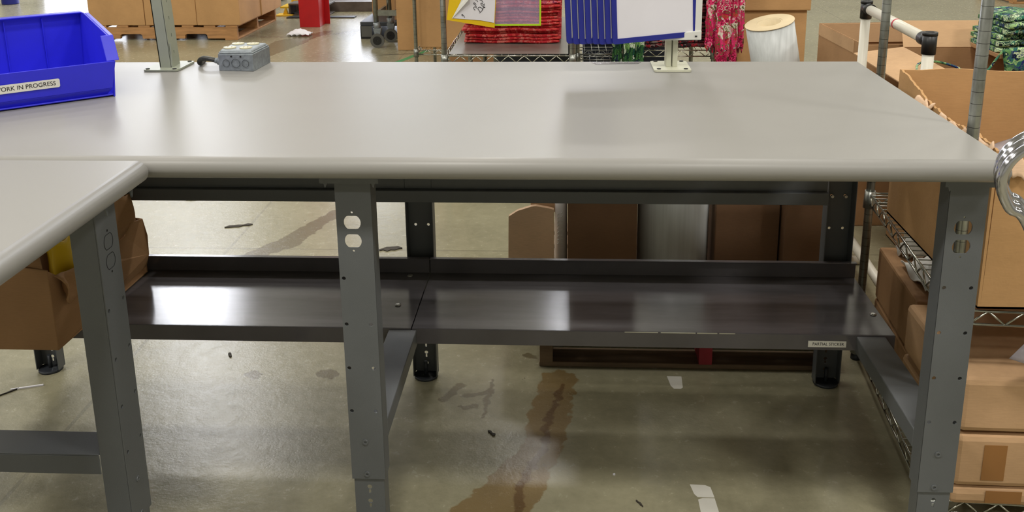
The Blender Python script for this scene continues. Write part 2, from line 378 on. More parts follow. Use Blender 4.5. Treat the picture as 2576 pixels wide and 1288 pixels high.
# ------------------------------------------------------------------ setting
struct('floor', MB().box(-14,14,-10,22,-0.05,0), 'floor')
struct('ceiling', MB().box(-14,14,-10,13,7.0,7.15), 'ceil')
struct('wall_left', MB().box(-14.2,-14,-10,13,0,7), 'wall')
struct('wall_right', MB().box(14,14.2,-10,13,0,7), 'wall')
struct('wall_front', MB().box(-14,14,-10.2,-10,0,7), 'wall')
YB = 12.8
DOORS = [(-7.2,-4.5), (-3.05,-0.6)]
WINS = [(-6.1,-4.85), (-0.1,0.48)]
def wall_back():
    xs = sorted({-14.0, 14.0} | {v for d in DOORS for v in d}); mb = MB()
    for a, b in zip(xs, xs[1:]):
        door = any(abs(a-d[0]) < 1e-6 for d in DOORS)
        if not door: mb.box(a, b, YB, YB+.2, 0, 3.0)
    mb.box(-14,14,YB,YB+.2,3.0,4.55)
    prev = -14.0
    for a, b in WINS:
        mb.box(prev,a,YB,YB+.2,4.55,5.7); prev = b
    mb.box(prev,14,YB,YB+.2,4.55,5.7); mb.box(-14,14,YB,YB+.2,5.7,7)
    return mb
struct('wall_back', wall_back(), 'wall')
for i, (a, b) in enumerate(DOORS):
    d = struct('door_%d' % (i+1), MB().box(a-.06,a,YB-.05,YB+.2,0,3.06).box(b,b+.06,YB-.05,YB+.2,0,3.06).box(a,b,YB-.05,YB+.2,3.0,3.06), 'beam')
    lp = build('daylight_opening', MB().box(a,b,YB+.12,YB+.14,0.0,3.0), 'sky', d)
for i, (a, b) in enumerate(WINS):
    wo = struct('window_%d' % (i+1), MB().box(a,b,YB-.03,YB+.02,4.5,4.56).box(a,b,YB-.03,YB+.02,5.68,5.74).box(a-.05,a,YB-.03,YB+.02,4.5,5.74).box(b,b+.05,YB-.03,YB+.02,4.5,5.74), 'beam')
    build('window_pane', MB().box(a,b,YB+.08,YB+.10,4.55,5.7), 'window', wo)
for (x, y) in LAMPS:
    row = {-5.2:'the row farthest behind the bench user', -.9:'the row above the bench front', 3.4:'the row just beyond the bench', 7.7:'the middle row toward the dock', 12.0:'the row along the dock wall'}[y]
    side = {-9.8:'leftmost', -4.9:'second from left', .15:'middle', 5.2:'second from right', 10.2:'rightmost'}[x]
    t = thing('ceiling_light', 'white ceiling light, %s in %s' % (side, row), 'ceiling light', (x,y,6.82), 0, 'high bay ceiling lights')
    lpart(t, 'housing', MB().box(-.64,.64,-.34,.34,.0,.08), 'white', bevel=.01)
    for x_ in (-.5,.5): lpart(t, 'bracket', MB().tube([(x_,0,.08),(x_,0,.18)],.006), 'chrome_dull')
    lamp_light(x, y, 6.81)
# ------------------------------------------------------------------ workbench family
def channel_leg(t, o, u, nrm, holes, outlet, zt, zs, name='leg', depth=.05, w=.072, parent_world=True, knock=False, slots=False):
    """o = left bottom corner of the web (z=0), u = direction across the web, nrm = direction the flanges run"""
    u = Vector(u); nrm = Vector(nrm); th = .0025
    H = []
    for (a, z) in holes: H.append(circ(a, z, .0042, 12))
    if outlet and not knock:
        c = w*.44
        for z in (outlet+.0195, outlet-.0195): H.append(circ(c, z, .0173, 28, cut=.0143))
        H.append(circ(c, outlet+.041, .0024, 10)); H.append(circ(c, outlet-.041, .0024, 10))
    if slots:
        for z in slots: H.append(circ(w*.5, z+.004, .0052, 12)); H.append(rrect(w*.5-.0025, w*.5+.0025, z-.012, z-.002, .001, 2))
    mt = frame(Vector(o), u, (0,0,1))
    mb = plate([(0,zs),(w,zs),(w,zt),(0,zt)], H, th).xf(mt)
    for a in (0, w-th):
        p = Vector(o)+u*a
        q = [p, p+u*th, p+u*th+nrm*depth, p+nrm*depth]
        if (q[1]-q[0]).cross(q[3]-q[0]).z < 0: q = q[::-1]
        mb.hexa([x+Vector((0,0,zs)) for x in q], [x+Vector((0,0,zt)) for x in q])
    leg = part(t, name, mb, 'steel', bevel=.0008, seg=1)
    off = Vector(t.location)
    # inner telescoping sleeve with foot plate
    s = MB(); i = .0035
    p0 = Vector(o)+u*i+nrm*i; w2 = w-2*i
    hs = []
    sl_h = [.03,.065,.10,.135,.17,.205] if zs > .1 else []
    for z in sl_h: hs.append(circ(w2*.5, z+.006, .0055, 12)); hs.append(rrect(w2*.5-.0026, w2*.5+.0026, z-.010, z, .001, 2))
    s = plate([(0,.008),(w2,.008),(w2,zs+.08),(0,zs+.08)], hs, th).xf(frame(p0, u, (0,0,1)))
    for a in (0, w2-th):
        p = p0+u*a; q = [p, p+u*th, p+u*th+nrm*(depth-.008), p+nrm*(depth-.008)]
        if (q[1]-q[0]).cross(q[3]-q[0]).z < 0: q = q[::-1]
        s.hexa([x+Vector((0,0,.008)) for x in q], [x+Vector((0,0,zs+.08)) for x in q])
    sl = build('leg_extension', s, 'steel', leg, offset=off)
    f = MB(); c = Vector(o)+u*w/2+nrm*depth/2
    f.tube([c+Vector((0,0,0)), c+Vector((0,0,.008))], .036, 20); f.tube([c+Vector((0,0,.008)), c+Vector((0,0,.05))], .006, 8)
    build('foot', f, 'bolt' if False else 'darkgrey', leg, offset=off)
    for z in (zs+.012, zs+.09):
        p = Vector(o)+u*(w*.46)+Vector((0,0,z))-nrm*.0015
        build('bolt', MB().ring(p+nrm*.001, -nrm, .003, .0062, .0028, 14), 'steel', leg, offset=off)
    if knock:
        c = w*.5
        for z in (outlet+.0195, outlet-.0195):
            k = MB(); pts = [Vector(o)+u*a+Vector((0,0,zz))-nrm*.0015 for a, zz in circ(c, z, .0173, 28, cut=.0143)]
            k.tube(pts, .0006, 4, closed=True)
            build('outlet_knockout', k, 'dark', leg, offset=off)
        for z in (outlet+.041, outlet-.041):
            build('screw_hole', MB().tube([Vector(o)+u*c+Vector((0,0,z))-nrm*.0018, Vector(o)+u*c+Vector((0,0,z))-nrm*.0012], .0024, 8), 'dark', leg, offset=off)
    return leg
def rounded_top(x0, x1, y0, y1, z0, z1, mt=None):
    """slab whose y0 edge is a half round"""
    r = (z1-z0)/2; pts = [(y1, z0), (y1, z1)]
    for i in range(13):
        a = PI/2+PI*i/12; pts.append((y0+r+r*math.cos(a), z0+r+r*math.sin(a)))
    mb = MB(); k = len(pts)
    e = .004
    rings = [(x0, e), (x0+e, 0), (x1-e, 0), (x1, e)]
    cy, cz = (y0+y1)/2, (z0+z1)/2
    for x, sh in rings:
        for (y, z) in pts:
            mb.v.append(Vector((x, y+(sh if y < cy else -sh), z+(sh if z < cz else -sh))))
    for q in range(3):
        for i in range(k):
            j = (i+1)%k; mb.f.append([q*k+i, q*k+j, (q+1)*k+j, (q+1)*k+i]); mb.sm.append(2 <= i <= k-2)
    mb.f.append(list(range(k))[::-1]); mb.sm.append(False); mb.f.append([3*k+i for i in range(k)]); mb.sm.append(False)
    return mb
# --- main bench
T0, T1 = .9270, .9698
bench = thing('workbench', 'long workbench with pale grey laminate top and dark grey steel legs across the middle', 'workbench', (-.45, 2.2, 0))
tp = part(bench, 'tabletop', rounded_top(-1.80, .815, 1.724, 2.698, T0, T1), 'laminate')
HP = [(.008,.699),(.008,.597),(.059,.597),(.008,.497),(.059,.497),(.008,.397),(.059,.397)]
for x0, hp in ((-1.66, HP), (-.459, HP), (.733, [(.008,.694),(.060,.694)]+HP[1:])):
    channel_leg(bench, (x0,1.79,0), (1,0,0), (0,1,0), hp, .800, T0-.004, .233)
for x0 in (-1.655, -.468, .738):
    channel_leg(bench, (x0,2.665,0), (1,0,0), (0,-1,0), [(.022,.586),(.060,.586),(.022,.487),(.060,.487)], 0, T0-.004, .165, w=.08, depth=.045)
for x0 in (-1.655, -.468, .738):
    for a in (.022,.060): part(bench, 'bolt', MB().tube([(x0+a,2.660,.586),(x0+a,2.653,.586)], .0045, 8), 'bolt')
for x0 in (-1.66, -.459, .733):       # steel top plates and gussets that carry the top
    br = MB().box(x0-.022, x0+.072+.022, 1.762, 2.66, T0-.004, T0)
    br.box(x0-.022, x0+.094, 1.760, 1.763, T0-.016, T0)
    br.prism([(x0-.020,T0-.004),(x0-.001,T0-.004),(x0-.012,T0-.026)], 1.764, 1.767, 'y'); br.prism([(x0+.074,T0-.004),(x0+.092,T0-.004),(x0+.083,T0-.026)], 1.764, 1.767, 'y')
    part(bench, 'top_bracket', br, 'steel')
for x0 in (-1.66, -.459, .733):      # end frame stringers, inverted channels as wide as the legs
    st = MB().box(x0, x0+.072, 1.842, 2.258, .3465, .349).box(x0, x0+.0025, 1.842, 2.60, .305, .3465).box(x0+.0695, x0+.072, 1.842, 2.60, .305, .3465)
    st.box(x0+.0025, x0+.0695, 2.29, 2.60, .305, .3075)
    part(bench, 'stringer', st, 'steel', bevel=.001, seg=1)
for a, b in ((-1.60,-.402),(-.3995,.83)):    # shelf pans with front lip and raised back lip
    sh = MB().box(a, b, 2.262, 2.62, .349, .352)
    sh.box(a, b, 2.259, 2.262, .309, .352); sh.box(a, b, 2.262, 2.285, .309, .312)
    sh.box(a, b, 2.617, 2.620, .352, .401); sh.box(a, b, 2.604, 2.620, .399, .402)
    s_ = part(bench, 'shelf', sh, 'steel_gloss', bevel=.001, seg=1)
    for (x, y) in (((-.457,2.595),(-.459,2.397)) if a < -1 else ((.81,2.378),)):
        build('screw', MB().tube([(x,y,.352),(x,y,.3545),(x,y,.3546),(x,y,.356)], [.0085,.0085,.005,.005], 12), 'bolt', s_, offset=Vector(bench.location))
rl = MB().box(-1.60,.735,2.600,2.603,.578,.613).box(-1.60,.735,2.603,2.622,.610,.613).box(-1.60,.735,2.620,2.623,.613,.72).box(-1.60,.735,2.603,2.622,.578,.581)
part(bench, 'rear_rail', rl, 'steel', bevel=.001, seg=1)
for xa, xb in ((.15,.235),(.242,.33),(.334,.385),(.39,.43)): part(bench, 'worn_edge_highlight', MB().box(xa,xb,2.2583,2.2593,.3500,.3524), 'bolt')  # chipped shelf edge and its highlight line, both laid on as bright metal strips
lb = part(bench, 'sticker', MB().box(.614,.709,2.2575,2.259,.318,.335), 'label'); lb['label'] = 'white sticker with black capitals'
text(lb, 'PARTIAL STICKER', .0115, frame(Vector((.664,2.2572,.3265))-Vector(bench.location), (1,0,0), (0,0,1)), width=.078)
# --- left bench, its long front edge facing right
lbn = thing('workbench', 'shorter looking workbench at the left, its rounded grey laminate edge running toward the viewer', 'workbench', (-1.3, .6, 0))
mt = rounded_top(-1.716, .9, -(-.7965), -(-.7965)+.95, T0, T1)      # built along x, then turned 90 degrees
rot = Matrix(((0,-1,0,0),(-1,0,0,0),(0,0,1,0),(0,0,0,1)))
top = MB(); top.v = [Vector((-p.y, -p.x, p.z)) for p in mt.v]; top.f = [f for f in mt.f]; top.sm = mt.sm
top.f = [list(reversed(f)) for f in top.f]
top.f = [list(reversed(f)) for f in top.f]
part(lbn, 'tabletop', top, 'laminate')
channel_leg(lbn, (-.86,1.607,0), (0,1,0), (-1,0,0), [(.010,.703),(.070,.703),(.012,.601),(.070,.601),(.012,.50),(.070,.50),(.012,.40),(.070,.40)], .812, T0-.004, .233, w=.080, knock=True)
channel_leg(lbn, (-.86,.45,0), (0,1,0), (-1,0,0), HP, .812, T0-.004, .233, w=.080)
channel_leg(lbn, (-1.66,.45,0), (0,1,0), (1,0,0), [], 0, T0-.004, .165, w=.08)
channel_leg(lbn, (-1.69,1.60,0), (0,1,0), (1,0,0), [], 0, T0-.004, .165, w=.06, depth=.028)
for yy in (1.607, .45):
    br = MB().box(-1.66,-.824,yy-.022,yy+.098,T0-.004,T0)
    for y in (yy-.020, yy+.083): br.prism([(y,T0-.004),(y+.017,T0-.004),(y+.008,T0-.026)], -.83, -.827, 'x')
    part(lbn, 'top_bracket', br, 'steel')
    st = MB().box(-1.655,-.912,yy,yy+.08,.3975,.400).box(-1.655,-.912,yy,yy+.0025,.356,.3975).box(-1.655,-.912,yy+.0775,yy+.08,.356,.3975)
    part(lbn, 'stringer', st, 'steel', bevel=.001, seg=1)
# ------------------------------------------------------------------ things on the benches
# blue hopper bin: local x along the front (to the left in the photo is -x), local y to the back
u = Vector((-.77,-.64,0)).normalized(); ang = math.atan2(-u.y, -u.x)
bn = thing('storage_bin', 'large blue plastic hopper bin with a WORK IN PROGRESS label, on the bench', 'storage bin', (-1.113, 2.258, T1), ang)
WB, DB = .42, .29; FH, SH, BH = .090, .158, .180
shell = MB(); th = .004
def slab(pts, nrm, th=.004):
    n = Vector(nrm).normalized()*th; k = len(pts); P = [Vector(p) for p in pts]
    shell.add(P+[p+n for p in P], [list(range(k)), [k+i for i in range(k)][::-1]]+[(i,k+i,k+(i+1)%k,(i+1)%k) for i in range(k)])
b0, b1 = .012, .003
slab([(-WB,0,b1),(0,0,b1),(0,DB,b1),(-WB,DB,b1)], (0,0,1))
slab([(-WB,.012,0),(-.02,.012,0),(-.004,-.004,.022),(-WB,-.004,.022)], (0,1,0))
slab([(-WB,-.004,.022),(-.004,-.004,.022),(.008,-.012,FH),(-WB,-.012,FH)], (0,1,0))
for X, s in ((.0,1),(-WB,-1)):
    slab([(X,-.004,.0),(X,DB,.0),(X+s*.008,DB,BH),(X+s*.008,DB-.045,BH),(X+s*.008,.028,SH-.01),(X+s*.008,-.004,FH)], (-s,0,0))
    slab([(X+s*.008,DB-.045,BH),(X+s*.018,DB-.045,BH),(X+s*.018,.024,SH-.01),(X+s*.008,.024,SH-.01)], (0,0,-1))
    slab([(X+s*.018,.024,SH-.01),(X+s*.018,-.008,FH),(X-s*.012,-.008,FH),(X-s*.012,.024,SH-.01)], (0,1,0))
slab([(-WB,DB,0),(0,DB,0),(.008,DB+.006,BH),(-WB-.008,DB+.006,BH)], (0,-1,0))
slab([(-WB-.008,DB-.02,BH),(.008,DB-.02,BH),(.008,DB+.01,BH),(-WB-.008,DB+.01,BH)], (0,0,-1))
lpart(bn, 'bin_body', shell, 'bin', bevel=.0015)
for x in (-.09,-.18,-.27,-.36): lpart(bn, 'rib', MB().box(x-.0015,x+.0015,DB-.007,DB-.003,.006,BH-.01), 'bin')
sf = frame((-.198,-.0102,.053), (1,0,0), (0,-.11,.99))
lab = lpart(bn, 'bin_label', plate(rrect(-.075,.075,-.0105,.0105,.004), [], .0006).xf(sf), 'label'); lab['label'] = 'white label with black capitals'
text(lab, 'WORK IN PROGRESS', .0145, sf @ Matrix.Translation((0,0,.0006)), width=.132)
# left upright post
po = thing('upright_post', 'sage green steel upright post with slotted side, bolted to the bench top at left', 'post', (-1.105, 2.62, T1))
lpart(po, 'base_plate', plate(rrect(-.068,.030,-.064,.070,.01), [circ(-.058,-.053,.005),circ(.018,-.053,.005),circ(-.058,.058,.005),circ(.018,.058,.005)], .005).xf(Matrix.Translation((0,0,.0035))), 'post')
for x, y in ((-.058,-.053),(.018,-.053),(.018,.058),(-.058,.058)): lpart(po, 'bolt', MB().tube([(x,y,.0),(x,y,.008)], .0058, 10), 'dark')
lean = Matrix(((1,0,-.045,0),(0,1,0,0),(0,0,1,0),(0,0,0,1)))
pt = MB().box(-.032,-.0295,-.03,.03,.005,.95).box(-.032,.0,-.03,-.0275,.005,.95).box(-.032,0,.0275,.03,.005,.95).xf(lean)
sl = [rrect(-.0022,.0022,z-.005,z+.005,.0015,2) for z in [.045+.048*i for i in range(18)]]
pt.join(plate([(-.03,.005),(.03,.005),(.03,.95),(-.03,.95)], sl, .0025).xf(frame((0,0,0),(0,1,0),(0,0,1))).xf(lean))
lpart(po, 'post_tube', pt, 'post')
lpart(po, 'gusset', MB().prism([(-.03,.006),(.004,.006),(-.026,.075),(-.03,.075)], .0005, .004, 'x'), 'post')
# junction box
jb = thing('outlet_box', 'galvanised metal outlet box with four cream receptacles and flexible conduit on the bench', 'outlet box', (-.915, 2.635, T1), 0)
def q(x, y): return (x+.915, y-2.635)
B4 = [(-.963,2.572),(-.862,2.562),(-.855,2.695),(-.960,2.700)]
body = MB().hexa([(*q(*p), 0) for p in B4], [(*q(*p), .048) for p in B4])
bdy = lpart(jb, 'box_body', body, 'galv', bevel=.0015)
cx = -.004
lid = MB().hexa([(q(*p)[0]*.97, q(*p)[1]*.97, .0482) for p in B4], [(q(*p)[0]*.97, q(*p)[1]*.97, .0525) for p in B4])
lid.hexa([(q(*p)[0]*.93, q(*p)[1]*.93, .0525) for p in B4], [(q(*p)[0]*.86, q(*p)[1]*.86, .0585) for p in B4])
lpart(jb, 'cover_plate', lid, 'galv', bevel=.002)
for (x, y) in ((-.024,-.030),(.022,-.032),(-.022,.034),(.022,.032)):
    rc = lpart(jb, 'receptacle', MB().tube([(x,y,.0575),(x,y,.0612),(x,y,.0616)], [.0175,.0172,.0145], 24), 'cream')
    for dx in (-.0055,.0055): build('slot', MB().box(x+dx-.0008,x+dx+.0008,y-.004,y+.004,.0614,.0619), 'dark', rc)
fr = frame((*q(-.912,2.5655), .022), (.101,-.010,0), (0,0,1))
for a in (-.028, 0, .028):
    r = .012 if a == 0 else .010
    lpart(jb, 'knockout', MB().tube([fr @ Vector((x, y, .0007)) for x, y in circ(a, 0, r, 20)], .0006, 4, closed=True), 'darkgrey')
for a in (-.012, .015): lpart(jb, 'screw_hole', MB().tube([fr @ Vector((a, .019, -.001)), fr @ Vector((a, .019, .0009))], .0024, 10), 'dark')
lpart(jb, 'conduit_nut', MB().tube([(*q(-.962,2.60),.022),(*q(-.974,2.602),.022)], .011, 12).tube([(*q(-.974,2.602),.022),(*q(-.982,2.603),.023)], .008, 12), 'galv')
path = [];
pts_c = [(-.978,2.603,.023),(-1.0,2.61,.026),(-1.02,2.617,.027),(-1.035,2.625,.020),(-1.042,2.64,.009),(-1.048,2.68,.007),(-1.05,2.694,.0074)]
def catmull(P, k=8):
    P = [Vector(p) for p in P]; Q = [P[0]*2-P[1]]+P+[P[-1]*2-P[-2]]; out = []
    for i in range(1, len(Q)-2):
        for j in range(k):
            t = j/k; a, b, c, d = Q[i-1:i+3]
            out.append(.5*((2*b)+(c-a)*t+(2*a-5*b+4*c-d)*t*t+(3*b-3*c+d-a)*t**3))
    return out+[P[-1]]
cp = [Vector((*q(p[0],p[1]), p[2])) for p in catmull(pts_c, 12)]
lpart(jb, 'conduit', MB().tube(cp, [.0062 if i % 2 else .0072 for i in range(len(cp))], 12), 'conduit')
# centre upright with flip panels
cpz = thing('display_stand', 'cream steel stand on the bench holding a fan of blue framed document panels', 'display stand', (.284, 2.615, T1))
lpart(cpz, 'base_plate', plate(rrect(-.050,.050,-.067,.067,.01), [circ(-.036,-.052,.005),(circ(.036,-.052,.005)),circ(-.036,.056,.005),circ(.036,.056,.005)], .005).xf(Matrix.Translation((0,0,.0035))), 'post_cream')
for x, y in ((-.036,-.052),(.036,-.052),(-.036,.056),(.036,.056)): lpart(cpz, 'bolt', MB().tube([(x,y,.0),(x,y,.008)], .0058, 10), 'dark')
lpart(cpz, 'post_tube', MB().box(-.015,-.0005,-.022,.02,.005,.75).box(.0025,.0165,-.022,.02,.005,.75).box(-.002,.004,-.008,.02,.005,.75), 'post_cream', bevel=.002)
brk = MB().hexa([(-.036,-.050,.083),(.076,-.040,.083),(.076,.02,.083),(-.036,.02,.083)], [(-.036,-.050,.100),(.076,-.040,.108),(.076,.02,.108),(-.036,.02,.100)])
brk.box(.058,.076,-.036,.0,.105,.60)
lpart(cpz, 'panel_bracket', brk, 'white', bevel=.002)
lpart(cpz, 'bracket_slot', MB().box(.058,.064,-.0435,-.041,.092,.095), 'dark')
piv = Vector((.062,-.02,0))
for i in range(8):
    a = Vector((-.164+(-.0172)*i, -.079+.002*i, .090)); bpt = Vector((.079-.010*i, .140-.0*i, .090)) if False else None
    left = Vector((-.164-.0172*i, -.100+.001*i, 0)); right = Vector((.068-.0035*i, -.030+.0035*i, 0))
    d = (right-left); Lw = .242; d = d.normalized(); right = left+d*Lw
    n = Vector((d.y,-d.x,0))
    hgt = .31; zb = .0815+.0012*math.sin(i*2)
    fm = frame(left+Vector((0,0,zb)), d+Vector((0,0,.045)), Vector((0,0,1))-d*.045)
    outer = rrect(0, Lw, 0, hgt, .008); inner = [(.014,.014),(Lw-.014,.014),(Lw-.014,hgt-.014),(.014,hgt-.014)]
    pn = lpart(cpz, 'panel', plate(outer, [inner], .005).xf(fm), 'blue')
    if i > 0: pn['label'] = 'blue framed panel in the fan'
    build('paper_sheet', plate(inner, [], .0012).xf(fm), 'paper' if i == 0 else 'white', pn)
    build('panel_edge', MB().add([fm @ Vector(p) for p in ((-.0006,.02,.0012),(-.0006,hgt-.01,.0012),(-.0006,hgt-.01,-.0012),(-.0006,.02,-.0012))], [(0,1,2,3)]), 'white' if i in (3,6) else 'blue', pn)
# ------------------------------------------------------------------ cardboard boxes
def open_box(name, label, loc, size, rz, mat, flaps, cat='cardboard box', th=.004, inner=None, tape=False, group=None, notch=None):
    """open carton; flaps: dict side -> (length, angle out in degrees)"""
    t = thing(name, label, cat, loc, rz, group); w, d, h = size
    mb = MB().box(0,w,0,d,0,th)
    mb.box(0,w,0,th,0,h).box(0,w,d-th,d,0,h).box(0,th,th,d-th,0,h).box(w-th,w,th,d-th,0,h)
    lpart(t, 'box_body', mb, mat)
    for side, (ln, angd) in flaps.items():
        a = math.radians(angd); up = math.cos(a)*ln; out = math.sin(a)*ln; k = .02
        if side == 'front': P = [(0,0,h),(w,0,h),(w-k,-out,h+up),(k,-out,h+up)]; n = Vector((0,math.cos(a),math.sin(a)))
        if side == 'back': P = [(w,d,h),(0,d,h),(k,d+out,h+up),(w-k,d+out,h+up)]; n = Vector((0,-math.cos(a),math.sin(a)))
        if side == 'left': P = [(0,d,h),(0,0,h),(-out,k,h+up),(-out,d-k,h+up)]; n = Vector((math.cos(a),0,math.sin(a)))
        if side == 'right': P = [(w,0,h),(w,d,h),(w+out,d-k,h+up),(w+out,k,h+up)]; n = Vector((-math.cos(a),0,math.sin(a)))
        P = [Vector(p) for p in P]; n = n*th
        f = MB().add(P+[p+n for p in P], [(0,1,2,3),(7,6,5,4),(0,4,5,1),(1,5,6,2),(2,6,7,3),(3,7,4,0)])
        lpart(t, 'flap', f, mat)
    return t
def carton(label, x0, x1, y0, y1, z0, z1, mat='box', tape=None, group=None, rz=0.0, seam=True, bev=.006, cat='cardboard box', name='cardboard_box', mark=False):
    t = thing(name, label, cat, ((x0+x1)/2, (y0+y1)/2, z0), rz, group)
    hw, hd, h = (x1-x0)/2, (y1-y0)/2, z1-z0
    lpart(t, 'box_body', MB().box(-hw,hw,-hd,hd,0,h), mat, bevel=bev)
    if seam:
        lpart(t, 'packing_tape', MB().box(-.03,.03,-hd-.0006,hd+.0006,h-.0002,h+.0008).box(-.03,.03,-hd-.0012,-hd-.0002,h-min(.09,h*.5),h+.0008), 'boxtape')
    if tape:
        for (a, b, zz0, zz1) in tape: lpart(t, 'label_patch', MB().box(a,b,-hd-.0014,-hd-.0004,zz0,zz1), 'boxtape')
    if mark:
        k = MB(); k.tube([(.0+.09*math.cos(2*PI*i/24), -hd-.0008, h*.62+.10*math.sin(2*PI*i/24)) for i in range(24)], .0012, 4, closed=True)
        lpart(t, 'printed_mark', k, 'box_dark')
    return t
# big battered box on the bench shelf, at left
bx = thing('cardboard_box', 'battered brown cardboard box with torn flaps lying on the bench shelf at left', 'cardboard box', (-1.40, 2.36, .352))
def L(x, y, z): return (x+1.40, y-2.36, z-.352)
b = MB()
b.hexa([L(-1.565,2.11,.353),L(-1.262,2.11,.353),L(-1.245,2.60,.3535),L(-1.565,2.60,.3535)], [L(-1.565,2.11,.358),L(-1.262,2.11,.358),L(-1.245,2.60,.358),L(-1.565,2.60,.358)])
def wallp(pts, n, th=.005):
    P = [Vector(L(*p)) for p in pts]; nn = Vector(n).normalized()*th; k = len(P)
    b.add(P+[p+nn for p in P], [list(range(k)), [k+i for i in range(k)][::-1]]+[(i,k+i,k+(i+1)%k,(i+1)%k) for i in range(k)])
wallp([(-1.565,2.11,.355),(-1.262,2.11,.355),(-1.266,2.115,.565),(-1.565,2.115,.60)], (0,1,0))
wallp([(-1.262,2.11,.355),(-1.245,2.598,.375),(-1.235,2.60,.41),(-1.232,2.598,.47),(-1.240,2.594,.525),(-1.246,2.53,.535),(-1.252,2.50,.505),(-1.262,2.34,.49),(-1.266,2.29,.515),(-1.266,2.17,.525),(-1.266,2.115,.565)], (-1,0,0))
wallp([(-1.565,2.60,.355),(-1.245,2.598,.355),(-1.240,2.594,.525),(-1.565,2.598,.56)], (0,-1,0))
wallp([(-1.565,2.11,.355),(-1.565,2.60,.355),(-1.565,2.60,.56),(-1.565,2.11,.60)], (1,0,0))
lpart(bx, 'box_body', b, 'box', bevel=.002)
def rag(name, P, mat, bend=.01):
    P = [Vector(L(*p)) for p in P]
    def fn(uu, vv):
        a = P[0].lerp(P[1], uu); c = P[3].lerp(P[2], uu); p = a.lerp(c, vv)
        return p+Vector((bend*math.sin(PI*vv)*math.cos(uu*7), bend*.6*math.sin(9*uu+3*vv), .006*math.sin(11*uu+2)*vv))
    return lpart(bx, name, MB().grid(fn, 10, 6), mat, solid=.004)
rag('flap', [(-1.262,2.42,.50),(-1.250,2.56,.52),(-1.25,2.55,.615),(-1.262,2.42,.66)], 'box')
rag('flap', [(-1.320,2.13,.50),(-1.320,2.36,.50),(-1.315,2.36,.64),(-1.330,2.14,.68)], 'box')
rag('flap', [(-1.252,2.12,.550),(-1.252,2.25,.525),(-1.240,2.24,.455),(-1.243,2.14,.47)], 'box', .015)
rag('flap', [(-1.56,2.118,.60),(-1.28,2.118,.565),(-1.36,2.20,.68),(-1.56,2.20,.70)], 'box')
rag('flap', [(-1.56,2.590,.55),(-1.26,2.588,.52),(-1.28,2.56,.66),(-1.56,2.56,.68)], 'box')
single('yellow_bag', MB().grid(lambda a, c: (-1.290+.006*math.sin(7*a+4*c)+.004*c, 2.165+.11*a+.006*math.sin(9*c), .44+.165*c+.008*math.sin(8*a)), 10, 10), 'yellow', 'yellow folded bag showing inside the battered box on the bench shelf', 'bag', solid=.008)
# ------------------------------------------------------------------ wire shelving
def truss(mb, p, q_, h=.032, r=.0032, n=6, zig=.0025):
    p = Vector(p); q_ = Vector(q_); dz = Vector((0,0,h))
    mb.tube([p, q_], r, 8); mb.tube([p-dz, q_-dz], r, 8)
    pts = []
    for i in range(2*n+1): pts.append(p.lerp(q_, (i+.0)/(2*n))-(dz if i % 2 else Vector((0,0,0))))
    for a, c in zip(pts, pts[1:]): mb.tube([a, c], zig, 6)
def wire_unit(label, loc, rz, w, d, hgt, levels, name='wire_shelf_unit', mat='chrome', liner=False, tn=8, r=.0125, step=.03, poles=((0,0),(1,0),(0,1),(1,1))):
    t = thing(name, label, 'wire shelf', loc, rz)
    for a, c in poles:
        pm = MB().tube([(a*w,c*d,.03),(a*w,c*d,hgt)], r, 16)
        p = lpart(t, 'pole', pm, 'pole')
        build('foot', MB().tube([(a*w,c*d,0),(a*w,c*d,.012),(a*w,c*d,.03)], [r*1.3,r*1.3,r*.6], 16), 'darkgrey', p)
    for z in levels:
        s = MB()
        truss(s, (0,0,z), (w,0,z), n=max(3,int(w/.075))); truss(s, (0,d,z), (w,d,z), n=max(3,int(w/.075)))
        truss(s, (0,0,z), (0,d,z), n=max(3,int(d/.075))); truss(s, (w,0,z), (w,d,z), n=max(3,int(d/.075)))
        long_x = w >= d
        k = int((d if long_x else w)/step)
        for i in range(1, k):
            if long_x: s.tube([(0,d*i/k,z+.003),(w,d*i/k,z+.003)], .0016, 5)
            else: s.tube([(w*i/k,0,z+.003),(w*i/k,d,z+.003)], .0016, 5)
        for i in (1,2,3):
            if long_x: s.tube([(w*i/4,0,z-.001),(w*i/4,d,z-.001)], .0026, 6)
            else: s.tube([(0,d*i/4,z-.001),(w,d*i/4,z-.001)], .0026, 6)
        so = lpart(t, 'wire_shelf', s, mat)
        for a, c in poles: build('shelf_collar', MB().tube([(a*w,c*d,z-.045),(a*w,c*d,z+.008)], [r+.006,r+.003], 16), 'chrome_dull', so)
        if liner: build('shelf_liner', MB().box(.02,w-.02,.01,d-.01,z+.0055,z+.0075), 'liner', so)
    return t
ZA = .650
uA = wire_unit('chrome wire shelf unit with grey liner holding the stacked red cloths', (-.583,4.5,0), 0, .61, 1.22, 1.42, (ZA, .22, 1.30), liner=True, r=.0135)
carton('brown carton standing on the narrow chrome shelf far behind', -.985, -.57, 6.34, 6.76, .363, 1.05, 'box_orange', seam=False)
uB = wire_unit('narrow chrome wire shelf unit far behind, left of the red cloth shelf', (-1.005,6.3,0), 0, .46, .9, 1.6, (.354, 1.2), r=.0125)
uC = wire_unit('chrome wire shelf unit carrying the dark patterned cloths', (.34,5.0,0), 0, .425, .9, 1.5, (.585, 1.30), r=.0125, poles=((0,0),(1,0),(0,1),(1,1)))
uE = wire_unit('dull wire shelf unit with dark grey shelves between the red and dark cloths', (.06,5.35,0), 0, .25, .9, 1.2, (.50,.36), mat='chrome_dull', step=.04)
angD = math.atan2(.06,.8)
uD = wire_unit('tall chrome wire shelf unit standing against the right end of the bench', (.852,2.0,0), -angD, 1.2, .802, 1.95, (.548,.066), r=.0125)
